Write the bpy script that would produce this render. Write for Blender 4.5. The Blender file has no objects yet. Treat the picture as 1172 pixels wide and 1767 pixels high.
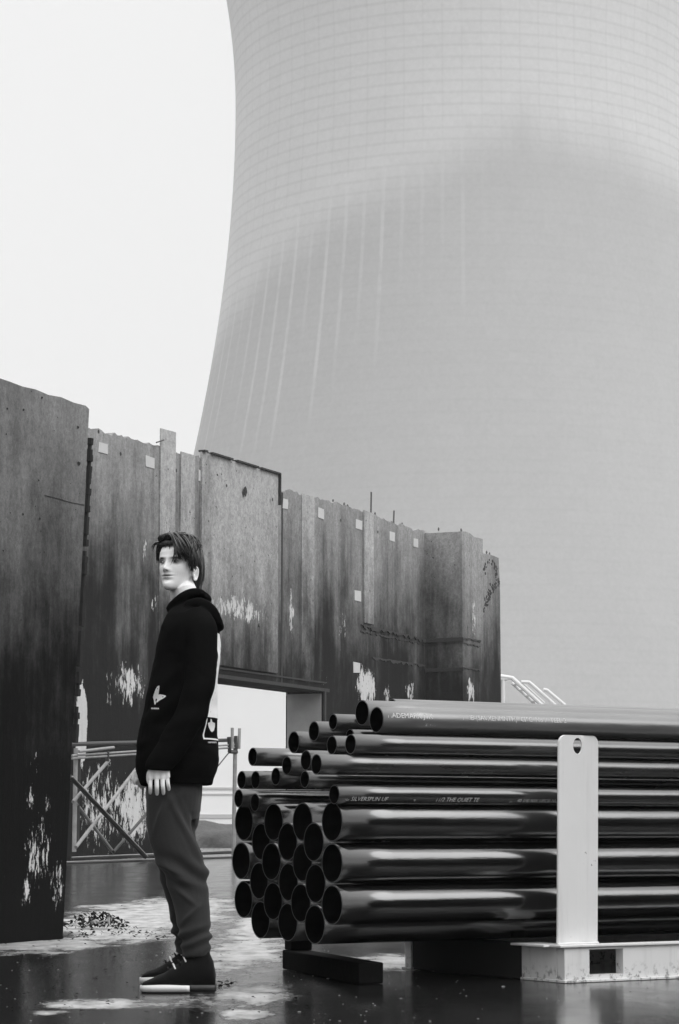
import bpy, bmesh, math, random
from mathutils import Vector, Matrix, noise
from mathutils.bvhtree import BVHTree
random.seed(7)
scn = bpy.context.scene
COL = scn.collection

# ---------------------------------------------------------------- camera
F = 4150.0; CX = 586.0; CY = 883.5; HC = 0.63
PITCH = math.atan((1433 - CY) / F)
cp, sp = math.cos(PITCH), math.sin(PITCH)
cam = bpy.data.cameras.new('camera'); camo = bpy.data.objects.new('camera', cam); COL.objects.link(camo)
camo.location = (0, 0, HC); camo.rotation_euler = (math.pi / 2 + PITCH, 0, 0)
cam.sensor_fit = 'HORIZONTAL'; cam.sensor_width = 24.0; cam.lens = F / 1172 * 24.0
cam.clip_start = 0.05; cam.clip_end = 6000
scn.camera = camo

# ---------------------------------------------------------------- sky, sun, exposure
SUN_EL = math.radians(42); SUN_AZ = math.radians(122)      # azimuth clockwise from +Y: to the right of and behind the camera
w = bpy.data.worlds.new('World'); scn.world = w; w.use_nodes = True
nt = w.node_tree; nt.nodes.clear()
o_ = nt.nodes.new('ShaderNodeOutputWorld'); bg = nt.nodes.new('ShaderNodeBackground')
sky = nt.nodes.new('ShaderNodeTexSky'); sky.sky_type = 'NISHITA'; sky.sun_disc = False
sky.sun_elevation = SUN_EL; sky.sun_rotation = SUN_AZ; sky.dust_density = 5; sky.air_density = 2
bw = nt.nodes.new('ShaderNodeRGBToBW'); mx = nt.nodes.new('ShaderNodeMix'); mx.data_type = 'FLOAT'
nt.links.new(sky.outputs[0], bw.inputs[0]); nt.links.new(bw.outputs[0], mx.inputs[2])
mx.inputs[0].default_value = 0.95      # even grey overcast over the sky's own gradient, brighter overhead
tc = nt.nodes.new('ShaderNodeTexCoord'); sx = nt.nodes.new('ShaderNodeSeparateXYZ'); mr = nt.nodes.new('ShaderNodeMapRange')
nt.links.new(tc.outputs['Generated'], sx.inputs[0]); nt.links.new(sx.outputs[2], mr.inputs[0])
for i_, v_ in ((1, .36), (2, 1.), (3, 9.5), (4, 24.)): mr.inputs[i_].default_value = v_
nt.links.new(mr.outputs[0], mx.inputs[3])
nt.links.new(mx.outputs[0], bg.inputs[0]); bg.inputs[1].default_value = 0.1
nt.links.new(bg.outputs[0], o_.inputs[0])
sun = bpy.data.lights.new('sun', 'SUN'); sun.energy = 1.5; sun.angle = math.radians(45); sun.color = (1, 1, 1)
suno = bpy.data.objects.new('sun', sun); COL.objects.link(suno)
sd = Vector((math.sin(SUN_AZ) * math.cos(SUN_EL), math.cos(SUN_AZ) * math.cos(SUN_EL), math.sin(SUN_EL)))
suno.rotation_euler = sd.to_track_quat('Z', 'Y').to_euler(); suno.location = (0, 0, 30)
scn.view_settings.view_transform = 'Standard'; scn.view_settings.look = 'None'
scn.view_settings.exposure = 0.0; scn.view_settings.gamma = 1.0

# ---------------------------------------------------------------- helpers
def ray(x, y):
    a = (x - CX) / F; b = (CY - y) / F
    return Vector((a, cp - b * sp, sp + b * cp))
def P(x, y, Y):                      # point seen at photo pixel (x, y) at distance Y
    r = ray(x, y); return Vector((r.x / r.y * Y, Y, HC + r.z / r.y * Y))
def G(x, y):                         # point of the ground seen at photo pixel
    r = ray(x, y); s = -HC / r.z; return Vector((r.x * s, r.y * s, 0))

def tag(o, label=None, cat=None, group=None, kind=None):
    if label: o['label'] = label
    if cat: o['category'] = cat
    if group: o['group'] = group
    if kind: o['kind'] = kind
    return o
def empty(name, loc=(0, 0, 0), rz=0):
    o = bpy.data.objects.new(name, None); COL.objects.link(o); o.location = loc; o.rotation_euler = (0, 0, rz); return o
def obj(name, bm, mat, parent=None, smooth=False):
    me = bpy.data.meshes.new(name)
    if isinstance(bm, bmesh.types.BMesh):
        bm.to_mesh(me); bm.free()
    else: me = bm
    o = bpy.data.objects.new(name, me); COL.objects.link(o)
    if mat:
        for m in (mat if isinstance(mat, (list, tuple)) else [mat]): me.materials.append(m)
    if smooth:
        for p in me.polygons: p.use_smooth = True
    if parent: o.parent = parent
    return o
def box(bm, x0, x1, y0, y1, z0, z1, bev=0):
    vs = [bm.verts.new((x, y, z)) for x in (x0, x1) for y in (y0, y1) for z in (z0, z1)]
    fs = [(0, 1, 3, 2), (4, 6, 7, 5), (0, 4, 5, 1), (2, 3, 7, 6), (0, 2, 6, 4), (1, 5, 7, 3)]
    f = [bm.faces.new([vs[i] for i in q]) for q in fs]
    if bev:
        es = list({e for ff in f for e in ff.edges})
        bmesh.ops.bevel(bm, geom=es, offset=bev, segments=2, profile=.5, affect='EDGES')
def prism(bm, outline, y0, y1):      # outline in local x,z; extruded along local y
    a = [bm.verts.new((x, y0, z)) for x, z in outline]; b = [bm.verts.new((x, y1, z)) for x, z in outline]
    n = len(a)
    fs = [bm.faces.new(a), bm.faces.new(b[::-1])]
    for i in range(n): fs.append(bm.faces.new((a[i], b[i], b[(i + 1) % n], a[(i + 1) % n])))
    bmesh.ops.recalc_face_normals(bm, faces=fs)
def loft(bm, rings, cap=True):
    R = [[bm.verts.new(p) for p in r] for r in rings]; n = len(R[0])
    fs = []
    for i in range(len(R) - 1):
        for j in range(n):
            fs.append(bm.faces.new((R[i][j], R[i][(j + 1) % n], R[i + 1][(j + 1) % n], R[i + 1][j])))
    if cap:
        for r in (R[0], R[-1]):
            fs.append(bm.faces.new(r))
    bmesh.ops.recalc_face_normals(bm, faces=fs)
    return fs
def tube(bm, pts, rads, n=12, flat=None, up=None, cap=True):
    pts = [Vector(p) for p in pts]
    if not isinstance(rads, (list, tuple)): rads = [rads] * len(pts)
    rings = []; prev = Vector(up) if up else None
    for i, p in enumerate(pts):
        t = (pts[min(i + 1, len(pts) - 1)] - pts[max(i - 1, 0)]).normalized()
        if prev is None: prev = t.orthogonal()
        u = (prev - t * prev.dot(t)); u = u.normalized() if u.length > 1e-6 else t.orthogonal().normalized()
        v = t.cross(u); prev = u
        r = rads[i]; ru, rv = r if isinstance(r, (list, tuple)) else (r, r)
        rings.append([p + u * math.cos(2 * math.pi * k / n) * ru + v * math.sin(2 * math.pi * k / n) * rv for k in range(n)])
    return loft(bm, rings, cap)
def smoothpath(pts, rads, k=4):      # catmull-rom resample
    P_ = [Vector(p) for p in pts]; op = []; orr = []
    n = len(P_)
    for i in range(n - 1):
        a, b, c, d = P_[max(i - 1, 0)], P_[i], P_[i + 1], P_[min(i + 2, n - 1)]
        for j in range(k):
            t = j / k
            op.append(.5 * ((2 * b) + (c - a) * t + (2 * a - 5 * b + 4 * c - d) * t * t + (3 * b - a - 3 * c + d) * t ** 3))
            r0, r1 = rads[i], rads[i + 1]
            orr.append(tuple(x + (y - x) * t for x, y in zip(r0, r1)) if isinstance(r0, tuple) else r0 + (r1 - r0) * t)
    op.append(P_[-1]); orr.append(rads[-1])
    return op, orr
def remesh(bm, vox, smooth_it=4, fac=.5):
    me = bpy.data.meshes.new('tmp'); bm.to_mesh(me); bm.free()
    o = bpy.data.objects.new('tmp', me); COL.objects.link(o)
    m = o.modifiers.new('r', 'REMESH'); m.mode = 'VOXEL'; m.voxel_size = vox
    if smooth_it:
        s = o.modifiers.new('s', 'SMOOTH'); s.iterations = smooth_it; s.factor = fac
    dg = bpy.context.evaluated_depsgraph_get(); dg.update()
    out = bpy.data.meshes.new_from_object(o.evaluated_get(dg))
    bpy.data.objects.remove(o); bpy.data.meshes.remove(me)
    for p in out.polygons: p.use_smooth = True
    return out

# ---------------------------------------------------------------- materials
class N:
    """small wrapper to write node maths"""
    def __init__(s, name):
        s.m = bpy.data.materials.new(name); s.m.use_nodes = True; s.t = s.m.node_tree
        s.b = s.t.nodes['Principled BSDF']
    def lk(s, v, sock):
        if v is None: return
        if isinstance(v, (int, float)):
            try: sock.default_value = v
            except TypeError: sock.default_value = (v, v, v) if len(sock.default_value) == 3 else (v, v, v, 1)
        elif isinstance(v, tuple): sock.default_value = v
        else: s.t.links.new(v, sock)
    def co(s, kind='Object'): return s.t.nodes.new('ShaderNodeTexCoord').outputs[kind]
    def mapp(s, v, scale=(1, 1, 1), loc=(0, 0, 0)):
        n = s.t.nodes.new('ShaderNodeMapping'); s.lk(v, n.inputs[0]); n.inputs['Scale'].default_value = scale; n.inputs['Location'].default_value = loc
        return n.outputs[0]
    def noise(s, v, scale=1, detail=6, rough=.6, dist=0):
        n = s.t.nodes.new('ShaderNodeTexNoise'); s.lk(v, n.inputs['Vector']); n.inputs['Scale'].default_value = scale
        n.inputs['Detail'].default_value = detail; n.inputs['Roughness'].default_value = rough; n.inputs['Distortion'].default_value = dist
        return n.outputs[0]
    def math(s, op, a, b=None, c=None, clamp=False):
        n = s.t.nodes.new('ShaderNodeMath'); n.operation = op; n.use_clamp = clamp
        s.lk(a, n.inputs[0]); s.lk(b, n.inputs[1])
        if c is not None: s.lk(c, n.inputs[2])
        return n.outputs[0]
    def ss(s, v, a, b, oa=0., ob=1.):          # smoothstep
        n = s.t.nodes.new('ShaderNodeMapRange'); n.interpolation_type = 'SMOOTHSTEP'; s.lk(v, n.inputs[0])
        s.lk(a, n.inputs[1]); s.lk(b, n.inputs[2]); s.lk(oa, n.inputs[3]); s.lk(ob, n.inputs[4]); return n.outputs[0]
    def mix(s, f, a, b):
        n = s.t.nodes.new('ShaderNodeMix'); n.data_type = 'FLOAT'; s.lk(f, n.inputs[0]); s.lk(a, n.inputs[2]); s.lk(b, n.inputs[3]); return n.outputs[0]
    def sep(s, v):
        n = s.t.nodes.new('ShaderNodeSeparateXYZ'); s.lk(v, n.inputs[0]); return n.outputs
    def ell(s, x, z, cx, cz, a, b):            # 1 in the middle of an ellipse, 0 outside
        u = s.math('DIVIDE', s.math('SUBTRACT', x, cx), a); v = s.math('DIVIDE', s.math('SUBTRACT', z, cz), b)
        d = s.math('ADD', s.math('MULTIPLY', u, u), s.math('MULTIPLY', v, v))
        return s.math('SUBTRACT', 1., d, clamp=True)
    def bump(s, h, strength=.3, dist=.02):
        n = s.t.nodes.new('ShaderNodeBump'); n.inputs['Strength'].default_value = strength; n.inputs['Distance'].default_value = dist
        s.lk(h, n.inputs['Height']); s.t.links.new(n.outputs[0], s.b.inputs['Normal'])
    def done(s, col=None, rough=None, spec=None, metal=None, ior=None):
        s.lk(col, s.b.inputs['Base Color']); s.lk(rough, s.b.inputs['Roughness']); s.lk(spec, s.b.inputs['Specular IOR Level'])
        s.lk(metal, s.b.inputs['Metallic']); s.lk(ior, s.b.inputs['IOR']); return s.m

def plain(name, v, rough=.6, var=.25, scale=20, bump=.15, bd=.004, spec=None, metal=None):
    n = N(name); c = n.noise(n.co(), scale, 8, .65)
    col = n.mix(c, v * (1 - var), v * (1 + var))
    n.bump(c, bump, bd)
    return n.done(col, n.mix(c, rough - .08, rough + .08), spec, metal)

# wall frames: direction the walls run in (their shared vanishing point is at photo x = 2350)
WANG = math.radians(90) - math.atan((2350 - CX) / 4114.0)
class Frame:
    def __init__(s, o, ang): s.o = Vector(o); s.a = ang; s.d = Vector((math.cos(ang), math.sin(ang), 0)); s.n = Vector((-math.sin(ang), math.cos(ang), 0))
    def at(s, x, y, off=0):          # photo pixel -> (t, z) on the plane `off` metres behind the face
        r = ray(x, y); o = s.o + s.n * off; c = Vector((0, 0, HC))
        k = (o - c).dot(s.n) / r.dot(s.n); p = c + r * k
        return ((p - o).dot(s.d), p.z)
FW = Frame((-6.21, 60.0, 0), WANG)
g = G(108, 1620); LW = Frame((g.x, g.y, 0), WANG)

def wall_mat(name, frame, H, hi, lo, patches, zmid=.5, sc=1., white=.62, streak=.5, span=.42, off=0, dense=.5, pits=None):
    n = N(name); co = n.co(); X, Y_, Z = n.sep(co)
    st = n.noise(n.mapp(co, (1.5 * sc, 1.5 * sc, .14 * sc)), 1, 8, .66)
    st2 = n.noise(n.mapp(co, (4 * sc, 4 * sc, .7 * sc), (7, 3, 1)), 1, 8, .68)
    big = n.noise(n.mapp(co, (.35 * sc, .35 * sc, .25 * sc), (3, 1, 9)), 1, 4, .55)
    fine = n.noise(co, 26 * sc, 8, .7)
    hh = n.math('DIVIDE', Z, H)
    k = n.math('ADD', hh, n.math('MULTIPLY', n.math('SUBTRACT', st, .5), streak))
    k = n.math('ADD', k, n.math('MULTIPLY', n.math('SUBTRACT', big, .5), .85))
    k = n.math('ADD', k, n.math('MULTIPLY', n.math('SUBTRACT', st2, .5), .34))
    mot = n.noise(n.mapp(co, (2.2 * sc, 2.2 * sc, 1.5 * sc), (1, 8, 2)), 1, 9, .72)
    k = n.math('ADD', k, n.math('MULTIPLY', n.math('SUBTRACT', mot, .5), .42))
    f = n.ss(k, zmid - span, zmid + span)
    c = n.mix(f, lo, hi)  # darker towards the base, the transition broken up by noise
    c = n.math('MULTIPLY', c, n.mix(fine, .45, 1.55)); px_ = n.noise(n.mapp(co, (11 * sc, 11 * sc, 8 * sc), (4, 4, 4)), 1, 5, .8)
    c = n.math('MULTIPLY', c, n.ss(px_, .28, .72, .74, 1.26))
    ptn = n.math('ADD', n.math('MULTIPLY', n.noise(n.mapp(co, (5.5 * sc, 5.5 * sc, 1.9 * sc), (2, 5, 8)), 1, 10, .75, .3), .6), n.math('MULTIPLY', n.noise(n.mapp(co, (14 * sc, 14 * sc, 5 * sc)), 1, 6, .7), .4))
    m = None
    for (t, z, a, b, s_) in patches:
        e = n.math('MULTIPLY', n.ell(X, Z, t, z, a, b), s_)
        m = e if m is None else n.math('MAXIMUM', m, e)
    if m is not None:
        th = n.math('SUBTRACT', .70, n.math('MULTIPLY', m, dense * .56))
        th = n.math('ADD', th, n.ss(m, .0, .02, 1, 0))
        pm = n.ss(n.math('SUBTRACT', ptn, th), 0, .035)
        c = n.mix(pm, c, n.math('MULTIPLY', n.mix(fine, white * .75, white * 1.15), n.mix(st2, .6, 1.25)))
    hole = n.ss(n.noise(n.mapp(co, (9 * sc, 9 * sc, 9 * sc)), 1, 2, .5), .29, .25)
    c = n.mix(hole, c, .015)
    n.bump(n.math('ADD', n.math('ADD', n.math('MULTIPLY', fine, .5), st2), n.math('MULTIPLY', hole, -1.)), .45, .03 / sc)
    return n.done(c, n.mix(f, .8, .92), .10)

def fw(x, y, a, b, s_=1, fr=FW):     # patch given by photo pixel centre and pixel half sizes
    t0, z0 = fr.at(x - a, y); t1, _ = fr.at(x + a, y); _, za = fr.at(x, y - b); _, zb = fr.at(x, y + b)
    return ((t0 + t1) / 2, (za + zb) / 2, abs(t1 - t0) / 2, abs(za - zb) / 2, s_)
far_patches = [fw(222, 1180, 42, 55, .9), fw(190, 1190, 16, 60, .6), fw(420, 1052, 75, 45, .8), fw(355, 1040, 30, 36, .7), fw(275, 1045, 25, 30, .75),
               fw(250, 950, 14, 50, .55), fw(503, 1060, 7, 90, .8), fw(524, 1085, 7, 75, .8), fw(590, 1070, 12, 90, .6), fw(632, 1185, 26, 50, 1.1),
               fw(668, 1200, 10, 34, .8), fw(708, 1195, 12, 34, .9), fw(748, 1195, 12, 36, .9), fw(754, 1070, 6, 60, .85),
               fw(140, 1250, 13, 90, 2.2), fw(172, 1390, 70, 120, .8), fw(230, 1400, 45, 100, 1.0), fw(380, 1140, 30, 30, .5), fw(560, 1190, 18, 60, .5)]
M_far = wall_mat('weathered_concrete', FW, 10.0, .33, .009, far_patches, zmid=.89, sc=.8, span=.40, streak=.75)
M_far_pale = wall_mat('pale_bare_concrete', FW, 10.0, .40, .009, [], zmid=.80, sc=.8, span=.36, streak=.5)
M_patch = plain('mortar_patch', .52, .8, .15, 6)
M_ledge = plain('broken_dark_concrete', .03, .9, .6, 9, .6, .05)
near_patches = [fw(65, 1470, 40, 100, .75, LW), fw(98, 1530, 26, 80, .7, LW), fw(52, 1375, 14, 50, .8, LW), fw(82, 1385, 8, 34, .8, LW), fw(48, 1540, 16, 60, .7, LW),
                fw(60, 1240, 50, 60, .28, LW), fw(58, 1310, 20, 40, .5, LW)]
M_near = wall_mat('dark_streaked_concrete', LW, 3.2, .30, .004, near_patches, zmid=.86, sc=3.2, span=.55, streak=.40)
M_rubber = plain('black_joint_rubber', .01, .8)

# pipes
def pipe_mat(name='black_coated_iron', lo=.001, hi=.004, rough=0.):
    n = N(name); co = n.co()
    a = n.noise(n.mapp(co, (2.2, 18, 18)), 1, 6, .65); b = n.noise(co, 60, 6, .7); c3 = n.noise(n.mapp(co, (1.2, 5, 5), (4, 4, 4)), 1, 5, .6)
    col = n.mix(n.ss(a, .35, .75), lo, hi)
    r = n.math('ADD', n.mix(a, .12 + rough, .22 + rough), n.math('MULTIPLY', n.ss(c3, .45, .65), .10))
    n.bump(n.math('ADD', n.math('MULTIPLY', b, .12), n.math('ADD', a, n.math('MULTIPLY', c3, .8))), .2, .006)
    m = n.done(col, r, .5, None, 2.1)
    return m
M_pipe = pipe_mat(); M_pipe_skylit = pipe_mat('skylit_coated_iron', .07, .12, .12); M_pipe_dull = pipe_mat('dull_coated_iron', .008, .03, .05)  # upper pipes: reflected sky put into a greyer base colour
M_bore = plain('dark_pipe_bore', .003, .95, .4, 20, .2, .004, .0)
M_rim = plain('bare_cut_iron', .22, .4, .5, 40, .2, .002, None, .6)
M_text = plain('white_stencil_paint', .55, .6, .4, 60)
M_timber = plain('wet_dark_timber', .007, .9, .5, 12, .5, .01, .1)
def frame_paint():
    n = N('chipped_white_paint'); co = n.co(); X, Y_, Z = n.sep(co)
    a = n.noise(co, 5, 6, .6); b = n.noise(co, 34, 8, .75); st = n.noise(n.mapp(co, (20, 20, 1.6)), 1, 6, .6)
    chips = n.ss(n.math('ADD', b, n.math('MULTIPLY', n.math('SUBTRACT', a, .5), .3)), .665, .70); low = n.math('MULTIPLY', n.ss(Z, .09, .02), n.ss(b, .5, .62))
    col = n.mix(n.math('MULTIPLY', n.ss(st, .5, .75), .35), n.mix(a, .64, .74), .44)
    col = n.mix(chips, col, .08); col = n.mix(n.math('MULTIPLY', low, .8), col, .12)
    n.bump(n.math('ADD', a, n.math('MULTIPLY', b, .2)), .2, .008)
    return n.done(col, .5, .4)
M_white = frame_paint()
M_gate_l = plain('galvanised_steel', .27, .6, .6, 6, .1, .01, None, .2)
M_gate_d = plain('dark_painted_steel', .03, .5, .3, 12)
M_rebar = plain('rusted_rebar', .08, .8, .3, 30)

# ---------------------------------------------------------------- setting: ground, tower, walls
def ground_mat():
    n = N('wet_asphalt'); co = n.co(); X, Y_, Z = n.sep(co)
    w1 = n.noise(n.mapp(co, (1.1, .55, 1)), 1, 6, .6); w2 = n.noise(n.mapp(co, (3.3, 1.2, 1), (5, 2, 0)), 1, 6, .65); fine = n.noise(co, 55, 8, .75); mid = n.noise(n.mapp(co, (9, 4, 1)), 1, 6, .7)
    wob = n.math('MULTIPLY', n.math('SUBTRACT', w1, .5), 1.1)
    wob2 = n.math('MULTIPLY', n.math('SUBTRACT', w2, .5), .9)
    def area(x, y, a, b, k=1.):      # ellipse of raised, drier ground given by photo pixels
        c = G(x, y); la = (G(x + a, y) - c).length; y0 = G(x, y + b).y; y1 = G(x, y - b).y
        cy = (y0 + y1) / 2; u = n.math('DIVIDE', n.math('SUBTRACT', X, c.x), la); v = n.math('DIVIDE', n.math('SUBTRACT', Y_, cy), (y1 - y0) / 2)
        d = n.math('SQRT', n.math('ADD', n.math('MULTIPLY', u, u), n.math('MULTIPLY', v, v)))
        return n.math('MULTIPLY', n.math('SUBTRACT', 1.35, d, clamp=True), k)
    m = None
    for q in [(230, 1592, 170, 44), (430, 1630, 70, 84), (440, 1715, 75, 22), (170, 1733, 110, 9), (60, 1634, 150, 14), (700, 1662, 130, 14), (85, 1748, 40, 6, .8), (420, 1752, 50, 10, .8)]:
        e = area(*q); m = e if m is None else n.math('MAXIMUM', m, e)
    dry = n.ss(n.math('ADD', n.math('ADD', m, n.math('MULTIPLY', wob, 1.5)), n.math('ADD', n.math('MULTIPLY', wob2, 1.3), n.math('MULTIPLY', n.math('SUBTRACT', mid, .5), 1.3))), .18, .85)
    dry = n.math('MULTIPLY', dry, n.ss(mid, .25, .5, .55, 1.)); dry = n.math('MULTIPLY', dry, n.ss(m, .0, .2))
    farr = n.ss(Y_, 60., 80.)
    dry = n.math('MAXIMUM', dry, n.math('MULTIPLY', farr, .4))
    col = n.mix(dry, n.mix(fine, .006, .016), n.math('MULTIPLY', n.mix(fine, .20, .54), n.ss(mid, .3, .7, .6, 1.3)))
    rough = n.mix(dry, n.mix(w2, .05, .26), n.mix(mid, .32, .55))
    h = n.math('ADD', n.math('MULTIPLY', n.math('MULTIPLY', fine, n.math('MAXIMUM', dry, .05)), .8), n.math('ADD', n.math('MULTIPLY', mid, n.mix(dry, .13, .6)), n.math('MULTIPLY', w2, .03)))
    n.bump(h, .35, .02)
    return n.done(col, rough, .5, None, 1.33)
bm = bmesh.new()
NR = 48; vc = [bm.verts.new((700 * math.cos(2 * math.pi * i / NR), 220 + 700 * math.sin(2 * math.pi * i / NR), 0)) for i in range(NR)]
bm.faces.new(vc)
tag(obj('ground', bm, ground_mat()), kind='structure')

# cooling tower: hyperboloid shell
TX, TY = (800 - CX) / 4023 * 389.0, 389.0
ZT, RT, CT = 119.0, 38.0, 95.0
def tower_r(z):
    c = CT if z < ZT else 66.0
    return RT * math.sqrt(1 + ((z - ZT) / c) ** 2)
def tower_mat():
    n = N('board_marked_tower_concrete'); co = n.co(); X, Y_, Z = n.sep(co)
    th = n.math('ARCTAN2', Y_, X)
    u = n.math('MULTIPLY', th, 81 / (2 * math.pi)); fu = n.math('FRACT', n.math('ADD', u, 100.)); fz = n.math('FRACT', n.math('DIVIDE', Z, 1.85))
    cell = n.t.nodes.new('ShaderNodeTexWhiteNoise'); cell.noise_dimensions = '2D'
    cx = n.t.nodes.new('ShaderNodeCombineXYZ'); n.lk(n.math('FLOOR', u), cx.inputs[0]); n.lk(n.math('FLOOR', n.math('DIVIDE', Z, 1.85)), cx.inputs[1]); n.lk(cx.outputs[0], cell.inputs[0])
    colm = n.t.nodes.new('ShaderNodeTexWhiteNoise'); colm.noise_dimensions = '1D'; n.lk(n.math('FLOOR', n.math('ADD', u, .5)), colm.inputs['W'])
    n1 = n.noise(n.mapp(co, (.05, .05, .03)), 1, 4, .6)
    # upper bleached zone ends on an uneven line
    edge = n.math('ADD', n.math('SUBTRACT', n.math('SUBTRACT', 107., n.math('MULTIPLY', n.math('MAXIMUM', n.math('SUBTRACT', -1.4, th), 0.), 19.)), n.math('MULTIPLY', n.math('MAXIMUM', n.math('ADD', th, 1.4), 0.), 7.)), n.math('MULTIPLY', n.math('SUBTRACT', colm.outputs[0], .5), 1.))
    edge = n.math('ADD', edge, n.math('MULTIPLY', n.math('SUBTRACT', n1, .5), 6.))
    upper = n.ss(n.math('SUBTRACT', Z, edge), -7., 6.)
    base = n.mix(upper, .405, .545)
    base = n.math('MULTIPLY', base, n.mix(cell.outputs[0], .988, 1.012))
    ring = n.math('MULTIPLY', n.ss(n.math('ABSOLUTE', n.math('SUBTRACT', fz, .5)), .30, .48), n.mix(upper, .25, 1.))  # ring lines faded below the edge, fog put into the colour
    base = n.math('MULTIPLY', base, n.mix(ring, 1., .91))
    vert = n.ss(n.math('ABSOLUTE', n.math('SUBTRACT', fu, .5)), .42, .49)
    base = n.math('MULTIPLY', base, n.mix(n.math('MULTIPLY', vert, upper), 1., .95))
    # pale lime streaks running down some panel joints, below the bleached zone
    wd = n.ss(n.math('ABSOLUTE', n.math('SUBTRACT', fu, .5)), .36, .46)
    lo = n.math('SUBTRACT', edge, n.mix(colm.outputs[0], 16., 36.))
    run = n.math('MULTIPLY', n.ss(n.math('SUBTRACT', Z, lo), -4., 12.), n.ss(n.math('SUBTRACT', Z, edge), 9., 2.))
    stn = n.noise(n.mapp(co, (.7, .7, .16)), 1, 5, .65)
    strk = n.math('MULTIPLY', n.math('MULTIPLY', wd, run), n.ss(stn, .22, .55))
    strk = n.math('MULTIPLY', strk, n.ss(th, -1.45, -1.75))
    base = n.mix(n.math('MULTIPLY', strk, n.mix(colm.outputs[0], .15, .42)), base, .62)
    big = n.noise(n.mapp(co, (.02, .02, .012), (1, 2, 3)), 1, 5, .6)
    grn = n.noise(co, 1.3, 4, .8)
    return n.done(n.math('MULTIPLY', n.math('MULTIPLY', base, n.mix(big, .9, 1.1)), n.mix(grn, .86, 1.14)), .95, .2)
bm = bmesh.new(); seg = 160; zs = [9 + i * (150 - 9) / 60 for i in range(61)]
outer = [[Vector((tower_r(z) * math.cos(2 * math.pi * j / seg), tower_r(z) * math.sin(2 * math.pi * j / seg), z)) for j in range(seg)] for z in zs]
inner = [[Vector(((tower_r(z) - .8) * math.cos(2 * math.pi * j / seg), (tower_r(z) - .8) * math.sin(2 * math.pi * j / seg), z)) for j in range(seg)] for z in zs[::-1]]
rings = outer + inner + [outer[0]]
loft(bm, rings, cap=False); bmesh.ops.remove_doubles(bm, verts=bm.verts, dist=.001)
tw = empty('cooling_tower', (TX, TY, 0))
tag(tw, 'huge pale concrete cooling tower fading into fog behind the long wall', 'cooling tower')
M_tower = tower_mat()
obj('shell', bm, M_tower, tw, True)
bm = bmesh.new(); rb = tower_r(0) + 1
for j in range(44):
    a0 = 2 * math.pi * j / 44
    for s_ in (-1, 1):
        a1 = a0 + s_ * math.pi / 44
        tube(bm, [(rb * math.cos(a1), rb * math.sin(a1), 0), ((tower_r(9) - .4) * math.cos(a0), (tower_r(9) - .4) * math.sin(a0), 9.4)], .5, 8)
obj('support_legs', bm, M_tower, tw)

# --- long far wall
wall = empty('concrete_wall', FW.o, WANG)
tag(wall, 'long ruined concrete wall with doorway and pale strips, darker towards its base', 'wall')
top_px = [(20, 694), (158, 738), (170, 740), (186, 746), (210, 751), (232, 758), (252, 763), (278, 771), (305, 778), (338, 786), (352, 792), (484, 842), (492, 846), (500, 846), (521, 851), (545, 857), (560, 864), (580, 868), (592, 873), (600, 873), (612, 880), (627, 882), (645, 889), (662, 893), (680, 901), (696, 903), (710, 911), (735, 919)]
top = [FW.at(x, y) for x, y in top_px]
top = [(t, z + random.uniform(-.05, .05)) for t, z in top]
dense = []
for (a, b) in zip(top[:-1], top[1:]):
    k = max(1, int((b[0] - a[0]) / .16))
    for i in range(k):
        f = i / k; dense.append((a[0] + (b[0] - a[0]) * f, a[1] + (b[1] - a[1]) * f + (random.choice((-.06, -.03, 0, .01, .03, .05)) if i else 0)))
dense.append(top[-1])
tOL = FW.at(296, 1300)[0]; tOR = FW.at(558, 1193)[0]; zO = .5 * (FW.at(556, 1193)[1] + FW.at(383, 1171)[1])
tEnd = top[-1][0]
LB = 1.35                               # how far the buttress stands out
tB0 = tEnd; tB1 = FW.at(833, 930, -LB)[0]; tE = FW.at(863, 1000, -LB + .12)[0]
zt = top[-1][1]
outline = [(dense[0][0], -.3), (tOL, -.3), (tOL, zO), (tOR, zO), (tOR, -.3), (tB1 + .2, -.3), (tB1 + .2, zt - .05)] + dense[::-1]
bm = bmesh.new(); prism(bm, outline, 0, 1.25)
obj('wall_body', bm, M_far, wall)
# buttress and the lower end piece
zb0 = FW.at(797, 917, -LB)[1]; zb1 = FW.at(833, 930, -LB)[1]; tBf = FW.at(797, 917, -LB)[0]
bm = bmesh.new(); zz = [(tBf, -.3), (tB1, -.3), (tB1, zb1)]
for i in range(1, 5): zz.append((tB1 + (tBf - tB1) * i / 5, zb1 + (zb0 - zb1) * i / 5 + random.uniform(-.05, .05)))
zz.append((tBf, zb0)); prism(bm, zz, -LB, -.003)
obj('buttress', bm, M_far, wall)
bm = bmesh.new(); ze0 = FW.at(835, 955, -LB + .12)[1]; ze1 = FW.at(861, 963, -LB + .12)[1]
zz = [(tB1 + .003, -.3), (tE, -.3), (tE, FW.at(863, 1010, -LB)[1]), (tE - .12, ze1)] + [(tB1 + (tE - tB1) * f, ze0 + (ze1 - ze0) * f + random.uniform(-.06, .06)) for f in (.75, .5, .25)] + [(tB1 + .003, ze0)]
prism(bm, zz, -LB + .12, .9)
obj('end_pier', bm, M_far, wall)
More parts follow.
